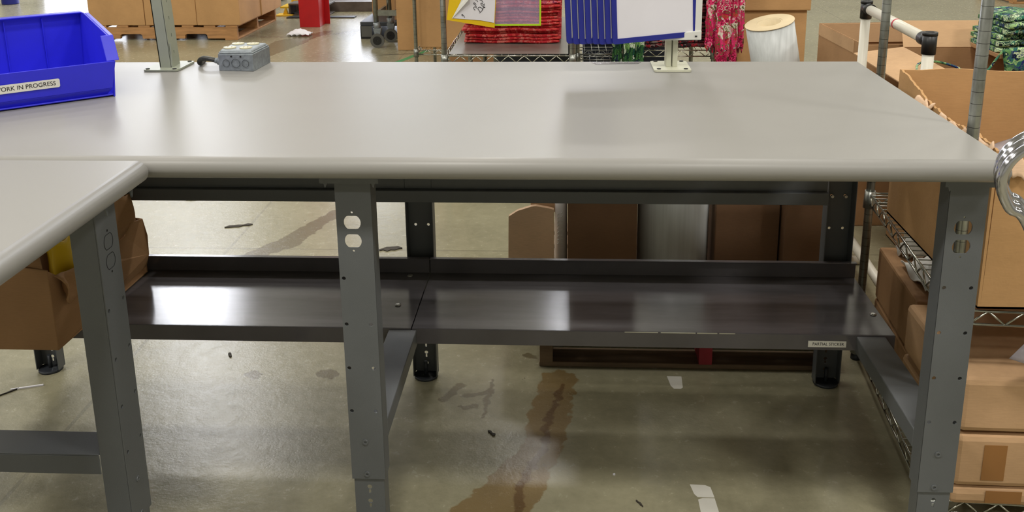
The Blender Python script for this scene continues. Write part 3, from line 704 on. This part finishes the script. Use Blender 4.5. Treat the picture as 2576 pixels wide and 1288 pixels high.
def onD(x, y, z): return uD.matrix_basis @ Vector((x,y,z))
def tote(label, x0, x1, y0, y1, z0, h, mat='black'):
    t = thing('storage_tote', label, 'storage tote', ((x0+x1)/2, (y0+y1)/2, z0)); a, c = (x1-x0)/2, (y1-y0)/2
    lpart(t, 'tote_body', MB().hexa([(-a+.02,-c+.02,0),(a-.02,-c+.02,0),(a-.02,c-.02,0),(-a+.02,c-.02,0)], [(-a,-c,h),(a,-c,h),(a,c,h),(-a,c,h)]), mat, bevel=.006)
    lpart(t, 'lid', MB().box(-a-.012,a+.012,-c-.012,c+.012,h,h+.025), mat, bevel=.006)
    return t
tote('dark grey storage tote on the floor under the cloth shelves, left one', -.45, .02, 6.0, 6.6, 0, .44, 'darkgrey')
tote('dark navy storage tote on the floor behind the dull wire shelves', .10, .72, 6.35, 6.9, 0, .75, 'navy')
tote('black storage tote on the lower shelf under the red cloths', -.53, -.03, 4.62, 5.2, .2285, .22, 'darkgrey')
# folder and sleeve hanging on unit A
fo = thing('folder', 'yellow folder with a curling white handwritten sheet hanging on the wire shelf', 'folder', (-.34,4.44,.80))
fp = [(-.219,.032),(.004,-.006),(.024,.30),(-.175,.33)]
lpart(fo, 'cover', plate(fp, [], .003).xf(frame((0,0,0),(1,0,0),(0,0,1))), 'yellow')
def sheet(uu, vv):
    a = Vector((-.19,-.005,.042)).lerp(Vector((.003,-.005,.022)), uu); c = Vector((-.165,-.005,.30)).lerp(Vector((.022,-.005,.30)), uu)
    p = a.lerp(c, vv); return p+Vector((0,-.018*max(0,.5-uu)*max(0,.8-vv),0))
pts = [(-.190,.040),(-.06,.030),(.003,.018),(.02,.29),(-.09,.30),(-.095,.15)]
ps = lpart(fo, 'paper_sheet', plate(pts, [], .0008).xf(frame((0,-.004,0),(1,0,0),(0,0,1))), 'paper')
lpart(fo, 'curled_corner', MB().add([(-.195,-.006,.036),(-.150,-.014,.100),(-.105,-.030,.135),(-.105,-.012,.16),(-.115,-.010,.19),(-.16,-.006,.10)], [(0,1,2),(0,2,5),(2,3,5),(3,4,5)]), 'white', solid=.0008)
sc = MB()
def scrib(c, r, rot, t0=0, t1=5, w=.0012):
    sc.tube([(c[0]+r*math.cos(t+rot)*(1+.2*math.sin(3*t)), -.0056, c[1]+r*1.2*math.sin(t)) for t in [t0+(t1-t0)*i/20 for i in range(21)]], w, 4)
scrib((-.060,.080),.010,.4,0,4.2); scrib((-.048,.100),.009,1,0,5.6); scrib((-.055,.122),.007,2,0,5); scrib((-.085,.086),.006,0,0,5); scrib((-.083,.104),.007,1,0,4.6); scrib((-.078,.124),.006,2,0,5); scrib((-.14,.05),.007,2,0,4)
sc.tube([(-.064,-.0056,.064),(-.050,-.0056,.078),(-.040,-.0056,.108)], .0012, 4)
lpart(fo, 'handwriting', sc, 'ink')
sl = thing('document_sleeve', 'clear document sleeve with lime green border hanging beside the yellow folder', 'document sleeve', (-.22,4.455,.80))
so = [(-.125,.001),(.100,.001),(.103,.32),(-.125,.32)]; si = [(-.117,.009),(.092,.009),(.095,.31),(-.117,.31)]
lpart(sl, 'border', plate(so, [si], .004).xf(frame((0,0,0),(1,0,0),(0,0,1))), 'lime')
lpart(sl, 'clear_pouch', plate(si, [], .001).xf(frame((0,0,0),(1,0,0),(0,0,1))), 'pouch')
# ------------------------------------------------------------------ folded cloths
ORD = 'lowest second third fourth fifth sixth seventh eighth ninth tenth eleventh twelfth thirteenth fourteenth fifteenth sixteenth seventeenth eighteenth nineteenth twentieth twenty-first twenty-second'.split()
def nth(i): return ORD[0] if i == 0 else ORD[i]+' from the bottom'
def cloth(x0, x1, y0, y1, z, th, seed, amp=.004):
    rs = random.Random(seed); ph = rs.random()*6; j = [rs.uniform(-.012,.012) for _ in range(4)]; k = 4.3; ph = (seed//25)*1.3+.4
    xa, xb, ya, yb = x0+j[0], x1+j[1], y0+j[2], y1+j[3]; mb = MB(); nx = 14; r = th/2
    def zz(x): return z+amp*math.sin(k*(x-x0)/(x1-x0)*PI+ph)*1.0
    prof = [(yb, -r), (yb, r)]+[(ya+r-r*math.sin(PI*i/6), r*math.cos(PI*i/6)) for i in range(7)]
    kk = len(prof)
    for i in range(nx+1):
        x = xa+(xb-xa)*i/nx; e = .7 if i in (0,nx) else 1
        for (y, dz) in prof: mb.v.append(Vector((x, y+(.006*math.sin(9*x+seed) if y < (ya+yb)/2 else 0), zz(x)+r+dz*e)))
    for i in range(nx):
        for a in range(kk):
            c = (a+1)%kk; mb.f.append([i*kk+a, (i+1)*kk+a, (i+1)*kk+c, i*kk+c]); mb.sm.append(a > 1)
    mb.f.append(list(range(kk))); mb.sm.append(False); mb.f.append([nx*kk+i for i in range(kk)][::-1]); mb.sm.append(False)
    return mb
z = ZA+.010
for i in range(22):
    th = random.uniform(.0125,.0175)
    single('folded_cloth', cloth(-.525+.0012*i, -.035, 4.80+.003*(i%4), 5.45, z, th, i, .0025), 'fab_redtop' if i > 12 else 'fab_red', 'red printed cloth, %s in the folded pile on the lined wire shelf' % nth(i), 'folded cloth', 'red cloths piled on the wire shelf')
    z += th+.0009
z = .597
for i in range(20):
    th = random.uniform(.013,.019)
    single('folded_cloth', cloth(.375, .735, 5.02+.003*(i%3), 5.6, z, th, 50+i, .0025), 'fab_dark', 'dark burgundy printed cloth, %s in the pile behind the display stand' % nth(i), 'folded cloth', 'dark printed cloths piled on the wire shelf')
    z += th+.0009
# hanging garments
def garment(cx, cy, wd, z0, z1, mat, label, group, seed, ruffle=True):
    rs = random.Random(seed); ph = rs.random()*6
    def fn(uu, vv):
        a = uu*2*PI; z = z0+(z1-z0)*vv; fl = 1-.12*vv
        if ruffle and vv < .42: fl *= 1+.16*math.sin(vv*40)*.5
        r = 1+.22*math.sin(7*a+ph+2*vv)+.10*math.sin(13*a+ph*2+5*vv)
        return (cx+wd/2*fl*math.cos(a)*r*.9, cy+wd*.32*fl*math.sin(a)*r, z+.015*math.sin(5*a+ph)*(1-vv))
    return single('hanging_garment', MB().grid(fn, 49, 26), mat, label, 'garment', group, base=(cx,cy,z0))
PG = 'pink floral garments hung on the shelf post'
for i, (x, y, w, z0) in enumerate(((.738,4.93,.055,.60),(.790,4.90,.066,.50),(.844,4.935,.052,.505),(.888,4.97,.040,.59))):
    garment(x, y, w, z0, 1.28, 'fab_pink', ['pink floral garment hanging beside the display stand, leftmost of four','long pink floral garment hanging second from the left beside the shelf post','long pink floral garment hanging third from the left, reaching the bench edge','short pink floral garment hanging nearest the brown boxes'][i], PG, i)
for i, (x, y, w, z0) in enumerate(((.262,4.93,.05,.50),(.318,4.90,.055,.47),(.372,4.92,.048,.48))):
    garment(x, y, w, z0, 1.28, 'fab_pink' if i == 0 and False else 'fab_green', ['narrow green floral garment hanging nearest the dull wire shelves','dark green floral garment hanging in the middle below the blue panels','dark green floral garment hanging next to the dark cloth pile'][i], 'green floral garments', 20+i)
# ------------------------------------------------------------------ cartons behind, right of centre
carton('tall plain brown carton standing lowest behind the leaning film roll', .905, 1.262, 5.12, 5.6, 0, .775, 'box_orange', seam=False)
carton('plain brown carton stacked on top of the tall one behind the film roll', .85, 1.275, 5.10, 5.62, .776, 1.20, 'box_orange', seam=False)
carton('small carton on the floor under the leaning film roll', .78, 1.08, 4.42, 4.80, 0, .30, 'box', seam=False)
# leaning roll of stretch film
fr_ = thing('film_roll', 'roll of clear stretch film leaning against the brown cartons behind the bench', 'film roll', (.985,4.62,.334))
ax = Vector((-.22,-.13,1)).normalized(); off0 = Vector((.075,.035,.0))
lpart(fr_, 'film', MB().ring(off0, ax, .060, .113, .47, 48), 'wrap')
lpart(fr_, 'core_tube', MB().ring(off0-ax*.004, ax, .053, .0595, .476, 32), 'wrap_core')
lpart(fr_, 'roll_end', MB().ring(off0+ax*.4705, ax, .0598, .116, .003, 48), 'wrap_core')
# ------------------------------------------------------------------ white pipe rack
pr_ = thing('pipe_rack', 'white plastic pipe rack with black corner fittings behind the right end of the bench', 'pipe rack', (1.073,3.20,0))
for (x, y) in ((.015,.36),(-.013,-.35)):
    lpart(pr_, 'pipe_post', MB().tube([(x,y,.05),(x,y,.98)], .0170, 20), 'pvc')
    f = MB().tube([(x,y,.963),(x,y,1.024)], .0205, 20)
    f.ring((x,y,1.018), (0,0,1), .014, .0217, .010, 20)
    f.tube([(x,y,1.001),(x,y+(-1 if y > 0 else 1)*.058,1.001)], .0202, 20)
    lpart(pr_, 'corner_fitting', f, 'black')
    lpart(pr_, 'foot_pipe', MB().tube([(x-.06,y,.017),(x+.06,y,.017)], .017, 20), 'pvc')
    lpart(pr_, 'foot_fitting', MB().tube([(x,y,.0),(x,y,.07)], .0205, 20), 'black')
lpart(pr_, 'top_pipe', MB().tube([(.013,.31,1.001),(-.011,-.30,1.001)], .0170, 20), 'pvc')
lpart(pr_, 'bottom_pipe', MB().tube([(.0145,.345,.12),(-.0125,-.335,.12)], .0170, 20), 'pvc')
lpart(pr_, 'tape_band', MB().tube([(-.0006,-.02,1.001),(-.0010,-.030,1.001)], .0175, 20), 'redband')
# open cartons on the right
o1 = open_box('cardboard_box', 'open brown carton with an empty top behind the white pipe rack', (1.222,3.98,0), (.62,.60,.79), math.radians(3.2), 'box', {})
lpart(o1, 'inner_flap', MB().box(.005,.60,.585,.594,.70,.788), 'box_light')
lpart(o1, 'torn_strip', MB().box(-.0015,-.0003,.12,.60,.735,.788), 'box_light')
o2 = open_box('cardboard_box', 'open carton with broad pale flaps folded outward, below the green patterned cloths', (1.343,3.08,0), (.66,.80,.797), 0, 'box', {'back':(.145,52), 'left':(.20,96)})
for ch_ in o2.children:
    if ch_.name.startswith('flap'): ch_.data.materials[0] = M['box_light']; ch_['label'] = 'pale inner face of flap'
cpth = catmull([(1.16,3.06,.800),(1.19,3.25,.803),(1.25,3.45,.812),(1.32,3.50,.815),(1.40,3.52,.795),(1.47,3.54,.765),(1.54,3.57,.762),(1.585,3.60,.80),(1.62,3.62,.835)], 8)
single('cord', MB().tube(cpth, .0042, 8), 'fab_paisley', 'thin patterned cord trailing across the open cartons', 'cord')
# green patterned cloths on the carton
z = .8225
for i in range(6):
    th = .022
    single('folded_cloth', cloth(1.60+.004*i, 1.98, 3.62+.004*(i%3), 3.88, z, th, 80+i, .004), 'fab_paisley', 'green paisley cloth, %s in the pile at the upper right' % nth(i), 'folded cloth', 'paisley cloths at the upper right')
    z += th+.0009
single('folded_cloth', MB().grid(lambda a, c: (1.60+.15*a*(.35+.65*c)+.02*(1-c), 3.588-.01*math.sin(3*a), .745+(.095)*c+.012*math.sin(3*a)), 10, 8), 'fab_paisley', 'corner of green paisley cloth drooping under its pile at the upper right', 'folded cloth', solid=.008)
# plank the cloths rest on
single('cloth_tray', MB().box(1.60,1.995,3.605,3.865,.8035,.8195), 'box', 'flat cardboard tray under the paisley cloth pile', 'tray', bevel=.002)
# big torn box on unit D
tb = thing('cardboard_box', 'big brown carton with a torn ragged rim on the wire shelf at right', 'cardboard box', (.900,1.99,.556))
def wav(a, c, n, f):    # ragged rim between a and c
    out = []
    for i in range(n+1):
        t = i/n; out.append((a[0]+(c[0]-a[0])*t+.003*math.sin(23*t+f), a[1]+(c[1]-a[1])*t+.008*math.sin(31*t+f)*math.sin(PI*t)+.004*math.sin(77*t)))
    return out
BW, BD = .62, .62
rim = [(0,.36),(.03,.364),(.083,.366),(.14,.374),(.18,.364),(.224,.361),(.29,.361),(.338,.367),(.38,.370),(.425,.376),(.46,.386),(.50,.392),(.57,.407),(.62,.409)]
fine = []
for p, q_ in zip(rim, rim[1:]):
    for k in range(4):
        t = k/4; yv = p[0]+(q_[0]-p[0])*t; fine.append((yv, p[1]+(q_[1]-p[1])*t+.0022*math.sin(210*yv)+.0015*math.sin(470*yv)))
fine.append(rim[-1])
left = [(0,0),(BD,0)]+fine[::-1]
b = MB().box(0,BW,0,BD,0,.005)
b.prism([(y,z) for y, z in left], .0, .006, 'x'); b.prism([(y,z) for y, z in left], BW-.006, BW, 'x')
fr2 = [(0.006,0),(BW-.006,0)]+wav((BW-.006,.35),(.006,.352),26,4)
b.prism(fr2, 0, .006, 'y')
b.prism([(0.006,0),(BW-.006,0),(BW-.006,.405)]+[(BW-.006-(BW-.012)*i/12, .408-.004*math.cos(i)) for i in range(1,12)]+[(.006,.409)], BD-.006, BD, 'y')
lpart(tb, 'box_body', b, 'box_orange')
torn = MB()
for k, (ya, yb, zz) in enumerate(((.01,.13,.366),(.15,.30,.362),(.36,.46,.372))):
    torn.grid(lambda a, c, ya=ya, yb=yb, zz=zz, k=k: (-.001-.010*c+.004*math.sin(9*a+k), ya+(yb-ya)*a, zz+.006*math.sin(14*a+k)-.016*c+.004*math.sin(21*a)), 10, 4)
lpart(tb, 'torn_edge', torn, 'box_pink', solid=.003)
t2 = MB(); t2.grid(lambda a, c: (.01+.14*a, .0-.012*c, .352+.010*math.sin(13*a)+.008*math.sin(29*a)-.035*c*(1+.4*math.sin(8*a))), 18, 6)
lpart(tb, 'torn_edge', t2, 'box_pink', solid=.003)
single('plastic_sheet', MB().grid(lambda a, c: (.96+.50*a, 2.03+.42*c+.02*math.sin(5*a), .765+.11*a*(.4+.6*c)+.012*math.sin(7*a+4*c)), 16, 16), 'sheet', 'milky plastic sheet bunched inside the torn carton at right', 'plastic sheet', solid=.002)
# wrapped cartons on unit D lower shelf
WG = 'wrapped cartons stacked at the lower right'
zs_ = [(.074,.118,'lowest'),(.122,.254,'second from the top'),(.262,.395,'topmost')]
for (a, c, nm) in zs_:
    carton('film wrapped brown carton at the lower right, %s of the front stack' % nm, .885, 1.34, 1.965, 2.36, a, c, 'box_light', tape=[(-.165,-.115,.02,.11)] if nm == 'second from the top' else ([(-.15,-.07,.01,.04)] if nm == 'lowest' else None), group=WG, seam=False, rz=-.02, bev=.014)
for (a, c, nm) in ((.074,.205,'lower'),(.207,.372,'upper')):
    carton('dusty brown carton behind the front stack under the wire shelf, %s one' % nm, .945, 1.40, 2.40, 2.80, a, c, 'box', group='dusty cartons behind', seam=False, rz=-.06, bev=.008)
dr = MB().grid(lambda a, c: (1.0+.34*a-.05*c, 1.925-.010*math.sin(6*a), .535-.16*c*(.4+.6*a)), 14, 10)
single('plastic_sheet', dr, 'sheet', 'clear plastic film drooping from under the torn carton at right', 'plastic sheet', solid=.0012)
single('crumpled_bag', MB().grid(lambda a, c: (.97+.16*a, 2.46+.20*c, .384+.045*math.sin(PI*a)*math.sin(PI*c)+.012*math.sin(17*a+9*c)), 14, 14), 'white', 'crumpled white bag lying on the dusty carton under the wire shelf', 'bag', solid=.003)
single('crumpled_bag', MB().grid(lambda a, c: (.99+.14*a, 2.70+.07*c, .384+.07*math.sin(PI*a)*math.sin(PI*c)+.012*math.sin(15*a+9*c)), 14, 14), 'white', 'small white crumpled bag at the far end under the wire shelf', 'bag', solid=.003)
# bent chrome tube frame at the right edge
ch = thing('chrome_stand', 'polished chrome bent tube stand cut off at the right edge', 'stand', (.98,1.5,0))
for k, (dy, dx) in enumerate(((0,0),(.035,.012),(.07,.026))):
    P = catmull([(-.02+dx,dy,.0),(-.10+dx,dy,.55),(-.225+dx,dy,.905),(-.272+dx,dy,.965),(-.288+dx,dy,1.01),(-.268+dx,dy,1.052),(-.215+dx,dy,1.075),(-.10+dx,dy,1.08),(.05+dx,dy,1.08)], 10)
    lpart(ch, 'bent_tube', MB().tube(P, .0085, 14), 'chrome_bright')
lpart(ch, 'cross_tube', MB().tube([(.05,0,1.08),(.076,.07,1.08)], .008, 12).tube([(-.02,0,.02),(.006,.07,.02)], .008, 12), 'chrome_bright')
# ------------------------------------------------------------------ pallet and goods under / behind the bench
def pallet(label, x0, x1, y0, y1, mat='wood', group=None, h=.14, notch=False, mid=None, sides=None):
    t = thing('pallet', label, 'pallet', ((x0+x1)/2, (y0+y1)/2, 0), 0, group); hw, hd = (x1-x0)/2, (y1-y0)/2
    n = 7
    for i in range(n):
        y = -hd+.05+(2*hd-.1)*i/(n-1); x = -hw+.05+(2*hw-.1)*i/(n-1)
        lpart(t, 'deck_board', MB().box(x-.055,x+.055,-hd,hd,h-.018,h) if notch else MB().box(-hw,hw,y-.048,y+.048,h-.018,h), mat, bevel=.002, seg=1)
    for k in (-1, 0, 1):
        y = k*(hd-.05); x = k*(hw-.06)
        lpart(t, 'bottom_board', MB().box(x-.06,x+.06,-hd,hd,0,.016) if notch else MB().box(-hw,hw,y-.048,y+.048,0,.016), mat, bevel=.002, seg=1)
    if notch:        # stringer boards run across the view, cut with two fork notches each
        for k, y in enumerate((-hd+.02, 0, hd-.02)):
            pts = [(-hw,.016)]
            for c in (-hw*.5, hw*.42): pts += [(c-.11,.016),(c-.105,.05),(c-.09,.06),(c+.09,.06),(c+.105,.05),(c+.11,.016)]
            pts += [(hw,.016),(hw,h-.018),(-hw,h-.018)]
            lpart(t, 'stringer', MB().prism(pts, y-.02, y+.02, 'y'), mat)
        return t
    for k, x in enumerate((-hw+.022, 0 if mid is None else mid-(x0+x1)/2, hw-.022)):
        o = lpart(t, 'stringer', MB().box(x-.02,x+.02,-hd,hd,.016,h-.018), 'wood_red' if (mid is not None and k == 1) else mat)
        if mid is not None and k == 1: o['label'] = 'red painted stringer'
    return t
pallet('wooden pallet with a red painted middle runner under the brown boxes behind the bench', -.083, .84, 2.712, 3.62, 'wood_old', mid=.43)
carton('dark brown carton on the pallet left of the film roll behind the bench', .005, .232, 2.98, 3.40, .141, .80, 'box_dark', seam=False, bev=.003)
carton('dark brown carton on the pallet right of the film roll, second from the right', .492, .70, 3.02, 3.45, .141, .78, 'box_dark', seam=False, bev=.003)
carton('dark brown carton at the right end of the pallet behind the bench', .705, .835, 2.96, 3.40, .141, .82, 'box_dark', seam=False, bev=.003)
sr = thing('film_roll', 'upright roll of clear stretch film between dark cartons behind the bench', 'film roll', (.360,3.09,.141))
lpart(sr, 'film', MB().ring((0,0,0), (0,0,1), .04, .119, .50, 56), 'wrap')
lpart(sr, 'core_tube', MB().ring((0,0,-.0), (0,0,1), .034, .0395, .506, 32), 'wrap_core')
wr = thing('foam_roll', 'white embossed foam roll standing beside the torn cardboard behind the bench', 'foam roll', (-.018,3.03,.141))
lpart(wr, 'foam', MB().ring((0,0,0), (0,0,1), .008, .021, .42, 28), 'bubble')
fb = MB()
for i in range(9):
    for k in range(2): fb.tube([(-.012+.012*k,-.0205,.15+.013*i+.004*k),(-.006+.012*k,-.0212,.154+.013*i+.004*k)], .0016, 6)
lpart(wr, 'emboss_line', fb, 'white')
tc_ = thing('cardboard_piece', 'pale torn cardboard piece standing beside the white foam roll', 'cardboard piece', (-.160,2.985,0))
op = [(-.03,0),(.070,0),(.070,.143),(.118,.146),(.120,.42),(.100,.425),(.060,.432),(.045,.43),(.0,.415),(-.030,.395),(-.033,.20)]
lpart(tc_, 'panel', plate(op, [], .02).xf(frame((0,0,0),(1,0,0),(0,.03,1))), 'box_pink', bevel=.003)
lpart(tc_, 'panel', plate([(.04,.40),(.122,.40),(.122,.50),(.07,.50),(.045,.47)], [], .012).xf(frame((0,.03,0),(1,0,0),(0,.03,1))), 'box_light', bevel=.002)
# ------------------------------------------------------------------ far background, left
pallet('wooden pallet carrying the row of brown cartons at the upper left', -4.45, -3.09, 8.80, 10.05, 'wood', notch=True)
G = 'cartons on the far left pallet'
cs = [(-4.50,-3.905,8.82,9.42,'left'),(-3.90,-3.335,8.80,9.42,'middle')]
carton('big brown carton at the left of the far pallet front row', -4.50, -3.965, 8.80, 9.42, .142, 1.15, 'box_orange', group=G, mark=True, seam=False)
carton('big brown carton in the middle of the far pallet front row, behind the post', -3.96, -3.465, 8.80, 9.42, .142, 1.15, 'box_orange', group=G, seam=False)
carton('big brown carton at the right corner of the far pallet', -3.46, -3.05, 8.79, 9.42, .142, 1.15, 'box_orange', group=G, mark=True, seam=False)
carton('big brown carton at the rear right of the far pallet', -3.62, -3.04, 9.43, 10.10, .142, 1.15, 'box_orange', group=G, seam=False)
rd = thing('column_guard', 'bright red steel angle column standing on the floor near the dock', 'column', (-2.6,9.6,0))
lpart(rd, 'front_plate', MB().box(-.105,.100,-.03,-.018,0,3.1), 'red', bevel=.002)
lpart(rd, 'side_flange', MB().box(.088,.100,-.018,.20,0,3.1), 'red', bevel=.002)
lpart(rd, 'rear_plate', MB().box(.02,.150,.20,.212,0,3.1), 'red', bevel=.002)
single('floor_plate', MB().box(-3.02,-2.28,10.18,10.30,0,.012), 'black', 'thin dark steel plate on the floor behind the red column', 'floor plate')
df = thing('dock_frame', 'low dark steel frame on the floor in front of the bright dock door', 'dock frame', (-2.3,11.0,0))
lpart(df, 'beam', MB().box(-.80,.70,-.30,-.22,0,.11), 'beam', bevel=.004)
lpart(df, 'beam', MB().box(-.80,.70,.95,1.02,0,.11), 'beam', bevel=.004)
lpart(df, 'side_rail', MB().box(-.70,-.62,-.22,.95,0,.11), 'beam', bevel=.004); lpart(df, 'side_rail', MB().box(.42,.50,-.22,.95,0,.11), 'beam', bevel=.004)
lpart(df, 'deck_plate', MB().box(-.62,.42,-.22,.95,.02,.03), 'beam')
for i in range(5): single('steel_post', MB().box(-2.98+.09*i,-2.94+.09*i,12.3,12.34,0,.75), 'galv', 'grey steel post behind the red column, %s in the row' % ['leftmost','second from the left','middle','fourth from the left','rightmost'][i], 'post', 'grey steel posts by the dock')
ys = thing('floor_bracket', 'yellow steel stop bracket bolted to the floor left of the red column', 'bracket', (-3.15,11.1,0))
lpart(ys, 'base_plate', MB().box(-.18,.12,-.09,.2,0,.015), 'yellow_steel'); lpart(ys, 'upright', MB().box(-.07,.12,.0,.10,.015,.22), 'yellow_steel', bevel=.004)
ys = thing('floor_bracket', 'small yellow steel foot beside the low dark steel box', 'bracket', (-3.09,10.42,0))
lpart(ys, 'base_plate', MB().box(-.10,.08,-.08,.09,0,.012), 'yellow_steel'); lpart(ys, 'upright', MB().prism([(-.03,.012),(.02,.012),(.0,.09)], -.02, .03, 'y'), 'yellow_steel')
single('steel_box', MB().box(-3.06,-2.6,10.42,10.67,0,.012).box(-3.06,-2.6,10.42,10.67,.11,.13).box(-3.06,-3.04,10.42,10.67,.012,.11), 'beam', 'low open ended dark steel box behind the red column', 'steel box', bevel=.003)
pallet('dark wooden pallet stack far behind the left cartons', -4.6, -3.50, 11.05, 11.9, 'wood_dark')
single('wood_block', MB().box(-3.62,-3.47,10.9,11.0,0,.3), 'wood_dark', 'dark wooden block standing beyond the left cartons', 'wood block', bevel=.005)
# crate + cart
cr = thing('plastic_crate', 'black plastic pallet base under the cartons beside the wheeled cart', 'pallet', (-1.62,9.3,0))
lpart(cr, 'deck', MB().box(-.31,.5,-.45,.45,.12,.16), 'darkgrey', bevel=.006)
lpart(cr, 'bottom_board', MB().box(-.31,.5,-.45,.45,.0,.02), 'black', bevel=.004)
for x in (-.26, .1, .45): lpart(cr, 'block', MB().box(x-.05,x+.05,-.45,.45,.02,.12), 'black')
lpart(cr, 'side_panel', MB().box(-.30,-.20,-.456,-.45,.02,.12), 'rubber')
carton('tall brown carton standing on the black pallet by the dock', -1.62, -1.20, 8.95, 9.35, .161, 1.2, 'box', seam=False)
carton('brown carton at the left rear of the black pallet by the dock', -1.90, -1.63, 9.3, 9.7, .161, 1.1, 'box_orange', seam=False)
carton('very tall brown carton standing on the floor right of the wheeled cart', -1.475, -.95, 8.24, 8.76, 0, 1.25, 'box_orange', seam=False)
carton('wide brown carton seen through the left wire shelf', -.94, -.30, 7.6, 8.2, 0, 1.3, 'box', seam=False)
ct = thing('wheeled_cart', 'zinc tube cart on grey swivel casters in front of the brown cartons', 'cart', (-1.66,8.42,0))
for (x, y) in ((-.02,0),(.05,.28)):
    lpart(ct, 'post', MB().tube([(x-.01,y,.20),(x-.02,y,1.2)], .022, 14), 'chrome_dull')
    c = lpart(ct, 'caster_fork', MB().tube([(x,y,.16),(x-.01,y,.22)], .030, 14).hexa([(x-.012,y-.03,.05),(x+.012,y-.03,.05),(x+.012,y+.03,.05),(x-.012,y+.03,.05)], [(x-.035,y-.03,.17),(x+.035,y-.03,.17),(x+.035,y+.03,.17),(x-.035,y+.03,.17)]), 'galv')
    build('wheel', MB().ring((x-.0,y-.045,.063), (0,1,0), .04, .063, .016, 28), 'rubber', c)
    build('hub', MB().ring((x,y-.044,.063), (0,1,0), .006, .040, .014, 20), 'black', c)
lpart(ct, 'deck_bar', MB().box(-.04,.16,-.01,.01,.28,.33).box(-.01,.01,0,.30,.28,.33).box(.14,.16,0,.3,.28,.33), 'chrome_dull')
# ------------------------------------------------------------------ floor litter and tape
single('floor_tape', strip([(-1.40,7.66),(-1.22,8.22)], .05), 'green_tape', 'short strip of green tape on the floor beside the tall carton', 'floor tape')
single('floor_tape', strip([(-1.6,8.02),(-1.25,8.10)], .012), 'black', 'thin black strip crossing the green floor tape', 'floor tape')
cpz_ = MB().grid(lambda a, c: (-2.68+.22*a, 8.99+.14*c, .004+.045*math.sin(PI*a)*math.sin(PI*c)+.02*abs(math.sin(13*a+7*c))), 14, 10)
single('crumpled_paper', cpz_, 'paper', 'crumpled white paper on the floor in front of the red column', 'paper', solid=.003)
def patch(pts, label, mat='tape_white', cat='floor tape', name='floor_tape', z=0.0, group=None):
    return single(name, MB().prism(pts, z, z+.0008), mat, label, cat, group)
from math import sin
patch([(.308,2.665),(.352,2.665),(.349,2.60),(.342,2.592),(.322,2.592),(.314,2.61)], 'white tape piece on the floor at the pallet edge')
patch([(.312,2.128),(.350,2.126),(.362,2.118),(.366,2.078),(.325,2.078),(.318,2.09)], 'white tape piece on the floor near the bottom edge, torn at its lower side')
patch([(.325,2.068),(.337,2.074),(.366,2.074),(.37,1.99),(.325,1.99)], 'white tape piece cut off by the bottom edge')
def bits(c, ang, ln, label, seed, w=.008, mat='debris', name='floor_scrap', cat='scrap'):
    rs = random.Random(seed); d = Vector((math.cos(ang), math.sin(ang), 0)); n = Vector((-d.y,d.x,0)); c = Vector((*c,0)); mb = MB()
    k = 7; a = []; b_ = []
    for i in range(k):
        p = c+d*(ln*(i/(k-1)-.5)); ww = w*(.35+.65*rs.random())*(1 if 0 < i < k-1 else .3)
        a.append(p+n*ww); b_.append(p-n*ww*rs.random())
    mb.prism([(p.x,p.y) for p in b_+a[::-1]], 0.0, .004)
    return single(name, mb, mat, label, cat)
bits((-1.44,3.91), .35, .12, 'small dark splinter on the lit floor left of the middle leg', 1, .020)
bits((-.72,3.66), .25, .095, 'dark crumpled strip on the floor seen between the middle legs', 2, .03)
bits((-.205,2.335), -.9, .03, 'tiny rusty scrap on the floor right of the middle leg', 3, .008)
bits((-1.785,4.25), .1, .05, 'tiny dark flake on the floor near the left rail', 4, .008)
bits((-1.08,2.75), -1.2, .03, 'small dark crumb below the shelf lip at left', 5, .006)
bits((-1.67,2.50), .9, .06, 'thin dark twig on the floor at the far left', 6, .004)
single('stick', MB().box(-.045,.045,-.003,.003,0,.004), 'paper', 'thin white stick on the floor near the left edge', 'stick').location = (-1.63,2.53,0)
bpy.data.objects['stick'].rotation_euler = (0,0,.35)
bits((.124,2.16), .0, .006, 'tiny white crumb on the floor under the bench', 8, .004, 'paper')
bits((.18,2.045), -1.0, .028, 'small brown splinter on the floor near the bottom edge', 9, .004)
single('clear_tape', MB().prism([(.08,2.66),(.20,2.665),(.21,2.69),(.07,2.688)], T1, T1+.0008), 'sheet', 'scrap of clear tape stuck at the rear edge of the bench top', 'tape')
# far right pallet foot and far left blue thing
pallet('wooden pallet just visible at the upper right corner', 5.0, 6.1, 11.1, 12.1, 'wood')
single('blue_drum', MB().tube([(-6.85,11.5,0),(-6.85,11.5,.5)], .10, 24), 'blue', 'small blue drum far away at the upper left corner', 'drum', bevel=.01)
